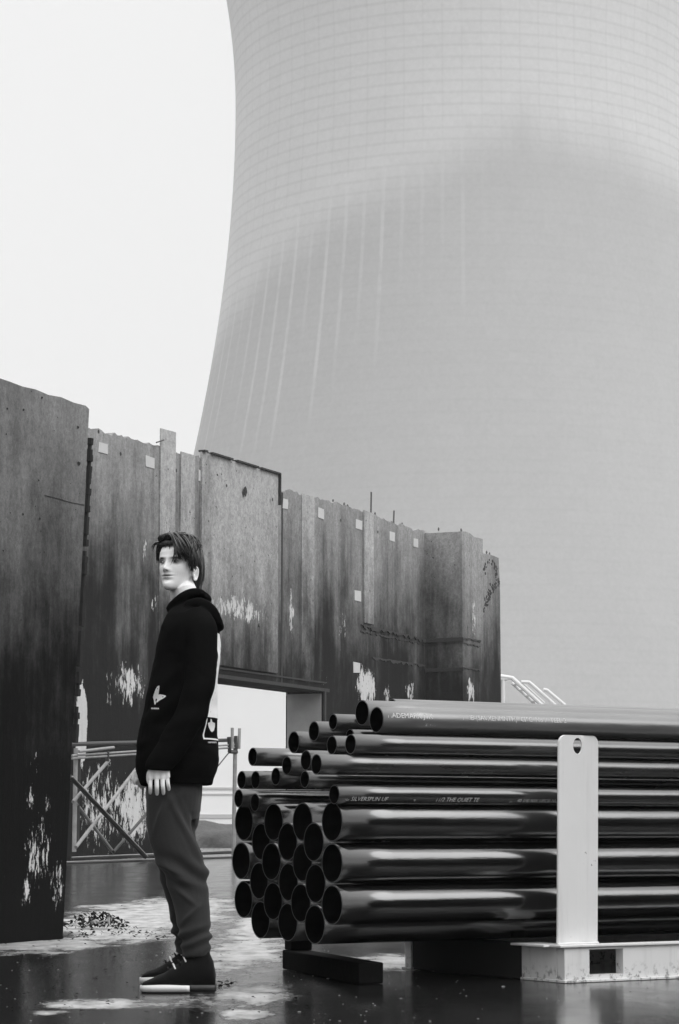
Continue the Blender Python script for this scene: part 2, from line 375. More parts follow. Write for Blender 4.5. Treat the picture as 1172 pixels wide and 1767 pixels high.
# spalled scar on the end pier
bm = bmesh.new()
def lumpy(bm, c, r, n=1):
    for _ in range(n):
        m = Matrix.Translation(c) @ Matrix.Rotation(random.uniform(0, 3), 4, 'Y') @ Matrix.Diagonal((r * random.uniform(.7, 1.4), r * .35, r * random.uniform(.6, 1.2), 1))
        bmesh.ops.create_icosphere(bm, subdivisions=1, radius=1, matrix=m)
for (x, y) in [(836, 985), (838, 976), (843, 970), (849, 972), (855, 977), (857, 986), (856, 994), (858, 1003), (855, 1009), (852, 1013), (850, 1020), (846, 1024), (845, 1030), (841, 1033), (840, 1041), (837, 1046), (835, 1052), (860, 1008), (848, 1012), (843, 1022), (838, 1036)]:
    for _k in range(5):
        t, z = FW.at(x + random.uniform(-2, 2), y + random.uniform(-5, 5), -LB + .12); t = min(t, tE - .08); lumpy(bm, Vector((t, -LB + .115, z)), random.uniform(.03, .075))
obj('spalled_scar', bm, M_ledge, wall)
# light vertical strips (pilasters)
for (x0, x1, y0, y1, off) in [(278, 304, 739, 1160, .04), (313, 337, 779, 1160, .04), (521, 543, 851, 1175, .015), (629, 645, 880, 1075, .06)]:
    ta, za = FW.at(x0, y0, -off); tb, _ = FW.at(x1, y0 + 6, -off); zb_ = FW.at(x1, y0 + 7, -off)[1]
    bm = bmesh.new(); prism(bm, [(ta, 0 if x0 > 600 and False else FW.at(x0, y1)[1]), (tb, FW.at(x0, y1)[1]), (tb, zb_), (ta, za)], -off, -.004)
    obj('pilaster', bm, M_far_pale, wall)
# raised flat panel with dark top edge
ta, za = FW.at(352, 779, -.12); tb, zb_ = FW.at(483, 819, -.12)
bm = bmesh.new(); prism(bm, [(ta, zO + .35), (tb, zO + .35), (tb, zb_), (ta, za)], -.07, -.004)
M_panel = wall_mat('panel_concrete', FW, 10.0, .38, .009, [fw(410, 1052, 75, 34, .9)], zmid=.74, sc=.8, span=.42, streak=.7)
pn = obj('raised_panel', bm, M_panel, wall)
bm = bmesh.new()
for f0, f1 in [(.0, .04), (.1, .36), (.42, .7), (.74, 1.)]:
    f0t = ta + (tb - ta) * f0; f1t = ta + (tb - ta) * f1
    prism(bm, [(f0t, za + (zb_ - za) * f0 + .002), (f1t, za + (zb_ - za) * f1 + .002), (f1t, za + (zb_ - za) * f1 + .05), (f0t, za + (zb_ - za) * f0 + .05)], -.16, .05)
prism(bm, [(tb + .002, zb_ - .9), (tb + .05, zb_ - .9), (tb + .05, zb_ + .04), (tb + .002, zb_ + .04)], -.15, -.02)
obj('edge_trim', bm, M_ledge, wall)
# square pale mortar patches
for (x, y, wd, hh) in [(177, 773, 15, 22), (258, 797, 15, 22), (347, 822, 10, 22), (492, 869, 9, 20), (553, 886, 10, 20), (619, 906, 11, 19), (676, 925, 9, 18), (717, 937, 8, 18), (617, 1028, 11, 21), (615, 1152, 11, 20)]:
    t0, z0 = FW.at(x - wd / 2, y - hh / 2); t1, z1 = FW.at(x + wd / 2, y + hh / 2)
    bm = bmesh.new(); q = [(t0, z1), (t1, z1), (t1, z0), (t0, z0)]; q = [(a + random.uniform(-.02, .02), b + random.uniform(-.02, .02)) for a, b in q]
    prism(bm, q, -.02, -.003); obj('mortar_patch', bm, M_patch, wall)
# hole in the panel, bolt holes
bm = bmesh.new()
for (x, y, r) in [(423, 848, .13), (391, 838, .045), (470, 862, .045), (208, 783, .05), (170, 745, .05), (521, 878, .05), (304, 812, .05), (588, 898, .05), (652, 918, .05), (782, 937, .04)]:
    off = -.125 if 352 < x < 483 else 0.0
    t, z = FW.at(x, y, off); n_ = 9; 
    vs = [bm.verts.new((t + r * random.uniform(.8, 1.1) * math.cos(k * 2 * math.pi / n_), off - .004, z + r * random.uniform(.9, 1.3) * math.sin(k * 2 * math.pi / n_))) for k in range(n_)]
    bm.faces.new(vs)
obj('bolt_holes', bm, M_rubber, wall)
# vertical joint between castings
bm = bmesh.new()
for (x, y0, y1, wd) in [(487, 850, 1185, .05)]:
    t, z0 = FW.at(x, y0); z1 = FW.at(x, y1)[1]
    box(bm, t - wd, t + wd, -.012, -.002, z1, z0)
obj('joint', bm, M_ledge, wall)
# horizontal broken ledges that wrap onto the buttress
def ledge(bm, x0, y0, x1, y1, off, thick, out):
    t0, z0 = FW.at(x0, y0, off); t1, z1 = FW.at(x1, y1, off); n_ = max(3, int(abs(t1 - t0) / .12))
    thick *= .62; out *= .55; up = [(t0 + (t1 - t0) * i / n_, z0 + (z1 - z0) * i / n_ + random.uniform(-.012, .012)) for i in range(n_ + 1)]
    dn = [(t, z - thick * random.uniform(.2, 1.5)) for t, z in up]
    prism(bm, up + dn[::-1], off - out, off - .003)
bm = bmesh.new()
ledge(bm, 622, 1077, 733, 1103, 0, .16, .10); ledge(bm, 622, 1088, 733, 1112, 0, .07, .05); ledge(bm, 642, 1134, 733, 1147, 0, .13, .06)
ledge(bm, 798, 1100, 829, 1105, -LB, .10, .07); ledge(bm, 798, 1109, 829, 1115, -LB, .07, .05); ledge(bm, 798, 1151, 829, 1156, -LB, .08, .06)
obj('broken_ledge', bm, M_ledge, wall)
bm = bmesh.new()   # the same band on the side of the buttress
z1 = FW.at(798, 1100, -LB)[1]; z2 = FW.at(798, 1152, -LB)[1]
for z_, h_ in ((z1, .14), (z2, .12)): box(bm, tBf - .08, tBf - .003, -LB - .05, -.02, z_ - h_, z_)
obj('broken_ledge', bm, M_ledge, wall)
# lintel
bm = bmesh.new(); box(bm, tOL, tOR + .35, -.06, -.003, zO + .002, zO + .1); box(bm, tOL, tOR + .15, -.03, -.003, zO + .25, zO + .30)
obj('lintel', bm, M_ledge, wall)
bm = bmesh.new(); box(bm, tOR + .003, tOR + .12, -.05, -.003, 0, zO - .0); obj('door_frame', bm, M_ledge, wall)
bm = bmesh.new(); box(bm, tOR - .03, tOR - .003, .06, 1.2, 0, zO - .06); obj('door_reveal', bm, plain('grey_reveal_concrete', .30, .9, .5, 1.2, .3, .03), wall)
# rebar ends on the wall top
bm = bmesh.new()
for (x, y0, y1) in [(655, 892, 848), (694, 906, 880), (708, 912, 902), (590, 872, 865), (662, 894, 889)]:
    t, z0 = FW.at(x, y0); z1 = FW.at(x, y1)[1]; tube(bm, [(t, .3, z0 - .3), (t, .3, z0 + .2), (t + .03, .3, z1)], .028, 6)
t0, z0 = FW.at(264, 764); t1, z1 = FW.at(277, 761); tube(bm, [(t0, -.1, z0), (t1, -.1, z1 + .02)], .02, 6)
for (x, y) in [(594, 871), (600, 874), (757, 913), (796, 915), (840, 953), (845, 956)]:
    off = -LB + .3 if x > 735 else .2
    t, z = FW.at(x, y, off); lumpy(bm, Vector((t, off, z)), .07, 2)
obj('rebar', bm, M_rebar, wall)

# --- near left slab
slab = empty('concrete_slab_wall', LW.o, WANG)
tag(slab, 'dark free standing concrete slab at left edge, white peeling spots near its foot', 'wall')
t0, z0 = LW.at(-40, 641); t1, z1 = LW.at(148, 700); t2, z2 = LW.at(154, 706)
bt = LW.at(108, 1620)[0]
out = [(-9.5, -.2), (bt, -.2), (bt + .004, .02)]
for i in range(1, 12):
    f = i / 12; out.append((bt + (t2 - bt) * f + random.uniform(-.006, .006), z2 * f))
out += [(t2, z2), (t1, z1)]
tl, zl = t1, z1; sl = (z0 - z1) / (t0 - t1)
for i in range(1, 30): out.append((t1 - i * .15, z1 + sl * (-i * .15) + random.uniform(-.006, .006)))
out += [(-9.5, z1 + sl * (-9.5 - t1))]
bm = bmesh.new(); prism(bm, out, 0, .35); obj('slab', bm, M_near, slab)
bm = bmesh.new()
z_ = 1.15
prev = None; pts = []
while z_ < z2 - .12:
    f = z_ / z2; pts.append((bt + (t2 - bt) * f + .030 + random.uniform(-.003, .003), .0, z_)); z_ += .035
for i, (a, b) in enumerate(zip(pts[:-1], pts[1:])):
    if random.random() > .07: tube(bm, [Vector(a), Vector(b) + Vector((0, 0, .004))], random.choice((.013, .019, .022, .024, .021)), 6)
obj('joint_strip', bm, M_rubber, slab)
bm = bmesh.new()
for (x, y, r) in [(136, 800, .018), (134, 737, .012), (40, 707, .010), (12, 705, .008), (66, 829, .008), (68, 895, .009), (39, 887, .009), (17, 885, .006), (107, 862, .004), (93, 743, .005), (10, 749, .007), (72, 686, .008), (76, 953, .008)]:
    t, z = LW.at(x, y); n_ = 9; r *= .7
    vs = [bm.verts.new((t + r * 1.6 * random.uniform(.7, 1.2) * math.cos(k * 2 * math.pi / n_), -.003, z + r * random.uniform(.8, 1.4) * math.sin(k * 2 * math.pi / n_))) for k in range(n_)]; bm.faces.new(vs)
pp = [LW.at(x, y) for x, y in [(76, 854), (88, 857), (100, 860), (112, 864), (124, 867), (145, 871)]]
for a, b in zip(pp[:-1], pp[1:]):
    vs = [bm.verts.new((a[0], -.003, a[1])), bm.verts.new((b[0], -.003, b[1])), bm.verts.new((b[0], -.003, b[1] - .005)), bm.verts.new((a[0], -.003, a[1] - .004))]; bm.faces.new(vs)
obj('pock_marks', bm, M_rubber, slab)

# --- pale building seen through the doorway, mound
M_build = plain('limewashed_render', .86, .8, .05, .6, .1, .03)
b_ = empty('storage_building', P(420, 1440, 112), 0)
tag(b_, 'white flat walled building seen through the doorway of the long wall', 'building')
bm = bmesh.new(); box(bm, -9, 2.2, 0, 8, -.9, 8.2); obj('wall', bm, M_build, b_)
M_bline = plain('pale_weathered_band', .50, .8, .1, 5)
for (y, h_) in [(1344, .10), (1354, .06), (1392, .18)]:
    z = P(420, y, 112).z - b_.location.z
    bm = bmesh.new(); box(bm, -9, 2.2, -.04, -.003, z - h_ / 2, z + h_ / 2); obj('ledge', bm, M_bline, b_)
b_.location.z = 0
for ch in b_.children: ch.location.z = 0
bm = bmesh.new(); box(bm, -9.2, 2.4, -.2, 8.2, 8.203, 8.5); obj('roof', bm, M_build, b_)
bm = bmesh.new(); bmesh.ops.create_icosphere(bm, subdivisions=4, radius=1)
for v in bm.verts:
    p = v.co.copy(); v.co = Vector((p.x * 2.4, p.y * 2.2, p.z * 1.15)) * (1 + .22 * noise.noise(p * 2.3)) + Vector((0, 0, -.25))
m_ = obj('soil_mound', bm, plain('grey_gravel', .10, .9, .5, 6, .8, .1), None, True); m_.location = G(362, 1462.5)
tag(m_, kind='structure')

# --- gate
A_, B_ = G(115, 1491), G(404, 1480.5)
gang = math.atan2(B_.y - A_.y, B_.x - A_.x); GF = Frame(A_, gang)
gate = empty('site_gate', A_, gang)
tag(gate, 'braced tubular steel gate behind the young man, standing in wet yard', 'gate')
def gmem(name, segs, r, mat, off=0.):
    bm = bmesh.new()
    for (x0, y0, x1, y1) in segs:
        a = GF.at(x0, y0, off); b = GF.at(x1, y1, off)
        tube(bm, [(a[0], off, max(a[1], .02)), (b[0], off, max(b[1], .02))], r, 8)
    return obj(name, bm, mat, gate)
gmem('top_tube', [(118, 1284.5, 404, 1277)], .042, M_gate_d, .1)
gmem('upper_rail', [(124, 1304, 404, 1285)], .022, M_gate_l); gmem('upper_rail', [(124, 1309, 404, 1290)], .022, M_gate_l)
gmem('short_rail', [(136, 1297, 196, 1290)], .03, M_gate_l, -.05)
gmem('upright', [(131, 1291, 128, 1470)], .045, M_gate_l, .1); gmem('upright', [(137, 1309, 134, 1455)], .03, M_gate_d, .1)
gmem('brace', [(121, 1340, 251, 1479)], .045, M_gate_d, -.12); gmem('brace_edge', [(125, 1340, 255, 1478)], .014, M_gate_l, -.175)
gmem('brace', [(126, 1384, 188, 1312)], .035, M_gate_l); gmem('brace', [(131, 1462, 250, 1308)], .036, M_gate_l, .05)
gmem('brace', [(127, 1381, 195, 1470)], .032, M_gate_l, .12); gmem('brace', [(196, 1470, 300, 1350)], .03, M_gate_d, .05)
gmem('stub', [(185, 1296, 185, 1314)], .045, M_gate_d)
gmem('bottom_rail', [(124, 1482, 404, 1471)], .03, M_gate_d, .2); gmem('bottom_rail', [(124, 1479.5, 404, 1468)], .014, M_gate_l, .16)
gmem('sill_rail', [(112, 1492.5, 404, 1479.5)], .03, M_gate_l, .0); gmem('sill_rail', [(112, 1495, 404, 1482)], .022, M_gate_d, -.03)
gmem('post', [(406, 1290, 403, 1481)], .05, M_gate_l)
gmem('post_tube', [(401, 1256, 400.5, 1292)], .038, M_gate_l, -.08); gmem('post_tube', [(413.5, 1257, 412.5, 1292)], .036, M_gate_l, -.08)
gmem('bracket', [(395, 1272, 396.5, 1297), (407, 1270, 407, 1299), (396, 1297, 408, 1298)], .045, M_gate_d, -.02)
gmem('stay', [(369, 1331, 395, 1299)], .014, M_gate_d)

# --- far stair beside the wall end
def stair():
    Y0 = 150.
    base = P(915, 1433, Y0); base.z = 0
    r = empty('outdoor_stairway', base)
    tag(r, 'pale steel stairway descending in the fog right of the wall end', 'stairs')
    M = plain('pale_painted_steel', .68, .6, .05, 3)
    def q(x, y, b=0.): return P(x, y, Y0) - base + Vector((0, b, 0))
    bm = bmesh.new(); tube(bm, [q(863, 1167), q(884, 1170), q(936, 1217), q(985, 1262), q(1172, 1433)], .14, 8); obj('stringer', bm, M, r)
    bm = bmesh.new(); tube(bm, [q(886, 1176, 1.), q(937, 1222, 1.), q(990, 1270, 1.), q(1165, 1433, 1.)], .14, 8); obj('stringer', bm, M, r)
    bm = bmesh.new(); tube(bm, [q(900, 1177), q(913, 1177), q(952, 1211), q(1000, 1255)], .11, 8); tube(bm, [q(903, 1179), q(940, 1213)], .06, 8); tube(bm, [q(938, 1190), q(944, 1191), q(975, 1217)], .11, 8); obj('handrail', bm, M, r)
    bm = bmesh.new()
    for i in range(26):
        f = i / 26; a = q(890 + (1160 - 890) * f, 1180 + (1430 - 1180) * f)
        box(bm, a.x - .15, a.x + .15, 0, 1.0, a.z - .05, a.z)
    obj('treads', bm, M, r)
    bm = bmesh.new(); a = q(866, 1170)
    for dx in (-.5, .1): tube(bm, [(a.x + dx, 0, 0), (a.x + dx, 0, a.z)], .1, 8); tube(bm, [(a.x + dx, 1, 0), (a.x + dx, 1, a.z)], .1, 8)
    box(bm, a.x - 3, a.x + .4, -.1, 1.1, a.z - .1, a.z); obj('landing', bm, M, r)
stair()

# --- the yard's other wall, to the right of the camera; it shows only mirrored, as the black lower sides of the wet pipes
ow = empty('yard_wall', (9.5, -14., 0), math.radians(72))
tag(ow, 'long dark concrete wall closing the yard on the side facing the pipes', 'wall')
M_ow = plain('dark_weathered_concrete', .018, .85, .5, 1.2, .4, .05)
bm = bmesh.new(); prism(bm, [(-2, -.3), (46, -.3), (46, 6.6), (30, 6.6), (30, 6.3), (12, 6.2), (11.9, 6.7), (-2, 6.5)], -1.2, 0); obj('wall_body', bm, M_ow, ow)
for i in range(9):
    bm = bmesh.new(); box(bm, 1 + i * 5, 1.5 + i * 5, .003, .35, -.2, 5.9); obj('pilaster', bm, M_ow, ow)

# ---------------------------------------------------------------- pipes
PANG = math.radians(90 - 58)
PO = Vector((-.028, 9.75, 0)); PD = Vector((math.cos(PANG), math.sin(PANG), 0)); PS = Vector((-math.sin(PANG), math.cos(PANG), 0))
PL = 3.05
def pipe_mesh(r, L):
    bm = bmesh.new(); n_ = 40; wt = .0055 if r > .06 else .0045
    prof = [(0, r - wt), (0, r), (L, r), (L, r - wt)]
    xs_ = [.0] + [L * i / 12 for i in range(1, 12)] + [L]
    R = [[(x, r)] for x in xs_]
    rings = [[Vector((x, r * math.cos(2 * math.pi * k / n_), r * math.sin(2 * math.pi * k / n_))) for k in range(n_)] for x in xs_]
    ri = r - wt
    rings += [[Vector((x, ri * math.cos(2 * math.pi * k / n_), ri * math.sin(2 * math.pi * k / n_))) for k in range(n_)] for x in xs_[::-1]]
    rings += [rings[0]]
    loft(bm, rings, cap=False); bmesh.ops.remove_doubles(bm, verts=bm.verts, dist=.0002)
    me = bpy.data.meshes.new('pipe'); bm.to_mesh(me); bm.free()
    for p in me.polygons: p.use_smooth = True
    me.materials.append(M_pipe if r > .06 else (M_pipe_skylit if r > .0495 else M_pipe_dull)); me.materials.append(M_bore)
    for p in me.polygons:
        if math.hypot(p.center.y, p.center.z) < r - wt * .5: p.material_index = 1
    # rim
    bm = bmesh.new(); a = [bm.verts.new((-.0006, (r - .0008) * math.cos(2 * math.pi * k / n_), (r - .0008) * math.sin(2 * math.pi * k / n_))) for k in range(n_)]
    b = [bm.verts.new((-.0006, (ri + .0008) * math.cos(2 * math.pi * k / n_), (ri + .0008) * math.sin(2 * math.pi * k / n_))) for k in range(n_)]
    for k in range(n_): bm.faces.new((a[k], a[(k + 1) % n_], b[(k + 1) % n_], b[k]))
    m2 = bpy.data.meshes.new('cut_rim'); bm.to_mesh(m2); bm.free(); m2.materials.append(M_rim)
    return me, m2
cache = {}
def place_pipe(s, z, r, u, label, group):
    key = round(r, 3)
    if key not in cache: cache[key] = pipe_mesh(r, PL)
    me, m2 = cache[key]
    o = bpy.data.objects.new('pipe', me); COL.objects.link(o)
    o.location = PO + PD * u + PS * s + Vector((0, 0, z)); o.rotation_euler = (random.uniform(-3, 3), 0, PANG)
    o.rotation_mode = 'ZYX' if False else 'XYZ'
    q = bpy.data.objects.new('cut_rim', m2); COL.objects.link(q); q.parent = o
    return tag(o, label, 'pipe', group)
BIG = [(0.084, 0.331, 0.05), (0.084, 0.498, 0.05), (0.084, 0.665, 0.05), (0.229, 0.248, 0.057), (0.229, 0.414, 0.06), (0.229, 0.582, 0.051), (0.374, 0.331, 0.077), (0.374, 0.498, 0.085), (0.374, 0.665, 0.085), (0.519, 0.248, 0.101), (0.519, 0.414, 0.103), (0.519, 0.582, 0.099), (0.664, 0.331, 0.114), (0.664, 0.498, 0.105), (0.664, 0.665, 0.115), (0.809, 0.248, 0.137), (0.809, 0.414, 0.129), (0.809, 0.582, 0.138), (0.954, 0.331, 0.135), (0.954, 0.498, 0.122), (0.954, 0.665, 0.135)]
coln = ['first upright column, nearest the stake', 'second upright column from the stake side', 'third upright column from the stake side', 'middle upright column of the stack', 'fifth upright column from the stake side', 'sixth upright column from the stake side', 'seventh upright column, farthest left']
rown = ['lowest', 'middle', 'uppermost']
for i, (s, z, u) in enumerate(BIG):
    place_pipe(s, z, .080, u, 'wide black pipe, %s one in the %s' % (rown[i % 3], coln[i // 3]), 'wide black pipes in the lower stack')
SMALL = [
 (0.160,1.087,0.0540,0.315,'black pipe with white stencilling, foremost of the three topmost pipes'),
 (0.278,1.121,0.0534,0.319,'black pipe just behind the stencilled topmost pipe, open end beside its'),
 (0.475,1.147,0.0500,0.597,'highest pipe of the stack, its end set farther right than all others'),
 (0.520,1.050,0.0431,0.229,'narrow pipe jutting left just below the topmost pipes'),
 (0.609,1.005,0.0470,0.182,'narrow pipe jutting left with round end second below the topmost pipes'),
 (0.076,0.980,0.0413,0.134,'narrow pipe on the stake side, directly under the stencilled topmost pipe'),
 (0.270,0.982,0.0397,0.164,'narrow pipe half hidden behind the one under the stencilled topmost pipe'),
 (0.364,1.022,0.0342,0.313,'thin pipe squeezed in shadow under the two front topmost pipes'),
 (0.405,1.086,0.0342,0.254,'thin pipe peeking out behind the topmost pipes, left of them'),
 (0.849,0.948,0.0403,0.117,'narrow pipe standing out at far left of the upper stack, sky lit'),
 (0.517,0.902,0.0404,0.093,'narrow pipe left of the twin open ends at mid stack'),
 (0.356,0.920,0.0422,0.090,'left one of the twin narrow open ends at mid stack'),
 (0.071,0.895,0.0409,-0.033,'right, nearer one of the twin narrow open ends at mid stack'),
 (0.226,0.838,0.0356,0.006,'thin pipe in shadow directly below the twin open ends'),
 (0.933,0.849,0.0392,0.110,'leftmost narrow pipe on the far side, just above the wide pipes'),
 (0.776,0.846,0.0387,0.090,'narrow pipe second from left, just above the wide pipes'),
 (0.629,0.858,0.0383,0.105,'narrow pipe third from left, just above the wide pipes'),
 (0.040,0.774,0.0398,0.033,'narrow pipe lettered in white capitals, lying directly on the nearest wide pipe'),
 (0.891,0.768,0.0390,0.072,'low narrow pipe at far left, resting on the farthest wide pipe'),
 (0.813,0.749,0.0389,0.109,'low narrow dark pipe wedged between the farthest wide pipes'),
]
sm = [place_pipe(s, z, r, u, lb, 'narrow black pipes in the upper stack') for s, z, r, u, lb in SMALL]
def extra(s, z, r, u, lb): return place_pipe(s, z, r, u, lb, 'narrow black pipes in the upper stack')

def pipe_text(par, txt, x0, size, ang, r, mat=M_text, italic=0.25, worn=-.04):
    cu = bpy.data.curves.new('t', 'FONT'); cu.body = txt; cu.size = size; cu.shear = italic; cu.resolution_u = 2
    o = bpy.data.objects.new('t', cu); COL.objects.link(o)
    dg = bpy.context.evaluated_depsgraph_get(); dg.update(); me = bpy.data.meshes.new_from_object(o.evaluated_get(dg))
    bpy.data.objects.remove(o)
    bm = bmesh.new(); bm.from_mesh(me); bmesh.ops.triangulate(bm, faces=bm.faces)
    dele = [f for f in bm.faces if noise.noise(Vector((f.calc_center_median().x * 16, f.calc_center_median().y * 30, 3))) > .42 - worn]
    bmesh.ops.delete(bm, geom=dele, context='FACES')
    R_ = r + .0012
    rx = par.rotation_euler.x
    for v in bm.verts:
        a = ang + v.co.y / R_ + rx      # angle measured from the camera-facing side upward
        v.co = Vector((x0 + v.co.x, -R_ * math.cos(a), R_ * math.sin(a)))
    return obj('stencilled_lettering', bm, mat, par)
pipe_text(sm[17], '\u00ae SILVERSPUN UF', .03, .026, math.radians(-38), .0398)
pipe_text(sm[17], '4"', .36, .024, math.radians(-38), .0398)
pipe_text(sm[17], '11/2 THE QUIET TE', .47, .026, math.radians(-38), .0398)
pipe_text(sm[17], '(SA 40 1/4) NW UPC\u00ae NUMBER', .85, .022, math.radians(-38), .0398, worn=.1)
pipe_text(sm[0], 'HADEMARK JTK', .02, .032, math.radians(8), .0540, italic=0)
pipe_text(sm[0], 'HUB-(SAVXENMNTH)  CISC  No 7  TEEL 2', .40, .030, math.radians(8), .0540, italic=0, worn=.06)
pipe_text(sm[0], '2  - . .', .21, .022, math.radians(-24), .0540, italic=0)

# ---------------------------------------------------------------- white stake frame
SA = P(975, 1697, 9.94); SA = G(975, 1697)
fr = empty('pipe_rack', SA, PANG)      # local x along the pipes, y away into the stack
tag(fr, 'white steel rack with tall rounded post and slotted base holding the pipes', 'rack')
dep = (PO - SA).dot(PS)                # near plane of the pipes in rack coordinates
HB = .156
# post: shallow channel with rounded top and a slotted hole
Wp = .214; z0 = HB + .004; z1 = P(1009, 1264, 9.97).z; rc = .036; hx, hz = .100, P(1009, 1283, 9.97).z
secx = [0, .004, .05, .10, .122, .134, .144, .155, .172, .210, Wp]
def secy(x):
    return .045 + (.003 if x in (0, Wp) else 0) + (0 if x < .11 else .010 * min(1, (x - .11) / .03) - .006 * max(0, (x - .150) / .05))
bm = bmesh.new(); rings = []
zs_ = [z0 + (z1 - rc - z0) * i / 12 for i in range(13)] + [z1 - rc + rc * math.sin(k / 8 * math.pi / 2) for k in range(1, 9)]
for z in zs_:
    dz = max(0, z - (z1 - rc)); ins = rc - math.sqrt(max(0, rc * rc - dz * dz)); ins = min(ins, rc - .0005)
    sh = (z - z0) * .022; q_ = [ins + (Wp - 2 * ins) * x / Wp for x in secx]
    rings.append([Vector((x + sh, secy(x0_), z)) for x, x0_ in zip(q_, secx)] + [Vector((x + sh, secy(x0_) + .007, z)) for x, x0_ in list(zip(q_, secx))[::-1]])
loft(bm, rings)
me = bpy.data.meshes.new('post'); bm.to_mesh(me); bm.free()
po_ = bpy.data.objects.new('tmp', me); COL.objects.link(po_)
bm = bmesh.new(); tube(bm, [(hx + .019, 0, hz), (hx + .019, .12, hz)], [(.026, .034)] * 2, 24, up=(1, 0, 0))
cme = bpy.data.meshes.new('c'); bm.to_mesh(cme); bm.free(); co_ = bpy.data.objects.new('c', cme); COL.objects.link(co_)
md = po_.modifiers.new('b', 'BOOLEAN'); md.object = co_; md.operation = 'DIFFERENCE'
dg = bpy.context.evaluated_depsgraph_get(); dg.update(); me = bpy.data.meshes.new_from_object(po_.evaluated_get(dg))
bpy.data.objects.remove(po_); bpy.data.objects.remove(co_)
po = obj('post', me, M_white, fr)
bm = bmesh.new()                        # weld bead where the post meets the base
tube(bm, [(-.002, .043, z0 - .002), (.07, .042, z0), (.15, .045, z0 - .001), (.216, .047, z0)], [.004, .005, .0045, .004], 8); obj('weld_bead', bm, M_white, po)
# base rails: front rail with a fork pocket, made of butted plates
LR = 2.6
def rail(y0, y1, name):
    bm = bmesh.new(); px0, px1, pz0, pz1 = .13, .31, .03, .135
    box(bm, 0, px0, y0, y1, .012, HB - .01); box(bm, px0, px1, y0, y1, .012, pz0); box(bm, px0, px1, y0, y1, pz1, HB - .01)
    qx0, qx1 = 1.6, 1.78
    box(bm, px1, qx0, y0, y1, .012, HB - .01); box(bm, qx0, qx1, y0, y1, .012, pz0); box(bm, qx0, qx1, y0, y1, pz1, HB - .01); box(bm, qx1, LR, y0, y1, .012, HB - .01)
    bmesh.ops.remove_doubles(bm, verts=bm.verts, dist=.0005)
    o = obj(name, bm, M_white, fr)
    bm = bmesh.new(); box(bm, -.03, LR, y0 - .012, y1 + .012, HB - .0098, HB, .002); box(bm, -.012, LR, y0 - .014, y1 + .012, 0.001, .0118, .002)
    obj('rail_flange', bm, M_white, o); return o
rail(.0, .05, 'base_rail'); rail(1.15, 1.20, 'base_rail')
M_beam = plain('shade_toned_beam', .02, .8, .5, 12)  # rear of the white cross rail, the pipes' shade put into its colour
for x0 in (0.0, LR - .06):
    bm = bmesh.new(); box(bm, x0, x0 + .05, .053, .30, .012, HB - .01); o = obj('end_bracket', bm, M_white, fr)
    bm = bmesh.new(); box(bm, x0 - .06, x0 + .08, .064, .30, HB - .0098, HB + .0, .002); obj('bracket_flange', bm, M_white, o)
    bm = bmesh.new(); box(bm, x0 - .01, x0 + .06, .064, .30, .001, .0118, .002); obj('bracket_flange', bm, M_white, o)
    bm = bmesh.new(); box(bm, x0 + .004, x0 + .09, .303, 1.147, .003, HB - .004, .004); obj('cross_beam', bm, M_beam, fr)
for x_ in (.0, LR - .2):                 # rear posts behind the stack, and the front one at the far end
    for y_ in ((1.16,) if x_ == 0 else (.045, 1.16)):
        o = bpy.data.objects.new('post', po.data); COL.objects.link(o); o.parent = fr; o.location = (x_, y_ - .045 + .0, 0); o.data = po.data
# timber bearer under the free ends
a = Vector((-.21, 11.2, 0)); b = Vector((.13, 10.1, 0)); d_ = (b - a)
tb = empty('timber_bearer', a, math.atan2(d_.y, d_.x))
tag(tb, 'dark wet timber beam lying on ground beneath the open pipe ends', 'timber')
bm = bmesh.new(); box(bm, 0, d_.length, -.055, .055, .002, .088, .006); obj('beam', bm, M_timber, tb)
bm = bmesh.new(); box(bm, .02, .13, -.05, .05, .090, .165, .005); obj('spacer_block', bm, M_timber, tb)

# ---------------------------------------------------------------- debris on the ground
M_leaf = plain('dead_leaf_litter', .018, .9, .6, 30, spec=.1)
M_peb = plain('pale_grit', .25, .7, .4, 50)
M_scrap = plain('split_scrap_wood', .30, .7, .5, 30)
deb = empty('debris_pile', G(168, 1603)); tag(deb, 'low heap of broken wood and wet leaves beside the left slab foot', 'debris')
def leaf(bm, c, s, flat=.25):
    a = random.uniform(0, 6.28); u = Vector((math.cos(a), math.sin(a), random.uniform(-flat, flat) * 2)); v = Vector((-math.sin(a), math.cos(a), random.uniform(-flat, flat) * 2)); w_ = Vector((0, 0, s * random.uniform(.1, .4)))
    p = [c + u * s, c + v * s * .5 + w_, c - u * s * .8, c - v * s * .45 + w_ * .6]
    vs = [bm.verts.new(q) for q in p]; bm.faces.new(vs[:3]); bm.faces.new((vs[0], vs[2], vs[3]))
bm = bmesh.new()
for i in range(230):
    x = random.gauss(0, .095); y = random.gauss(0, .09); h = max(0, .10 * math.exp(-(x * x / .06 + y * y / .3)) * random.random())
    leaf(bm, Vector((x, y, .006 + h)), random.uniform(.010, .026), .5)
obj('leaves', bm, M_leaf, deb)
for (x0, y0, x1, y1, r_) in [(148, 1600, 186, 1589, .012), (158, 1587, 166, 1596, .009), (120, 1601, 138, 1600, .012), (154, 1585, 180, 1596, .008), (186, 1578, 189, 1598, .01)]:
    bm = bmesh.new(); Y_ = G(168, 1603).y; a = P(x0, y0, Y_) - deb.location; b = P(x1, y1, Y_ - .1) - deb.location
    a.z = max(a.z, .02); b.z = max(b.z, .02); tube(bm, [a, (a + b) / 2 + Vector((0, 0, .008)), b], [(r_, r_ * .5), (r_ * 1.2, r_ * .6), (r_ * .5, r_ * .3)], 5); obj('splinter', bm, M_scrap, deb)
bm = bmesh.new()
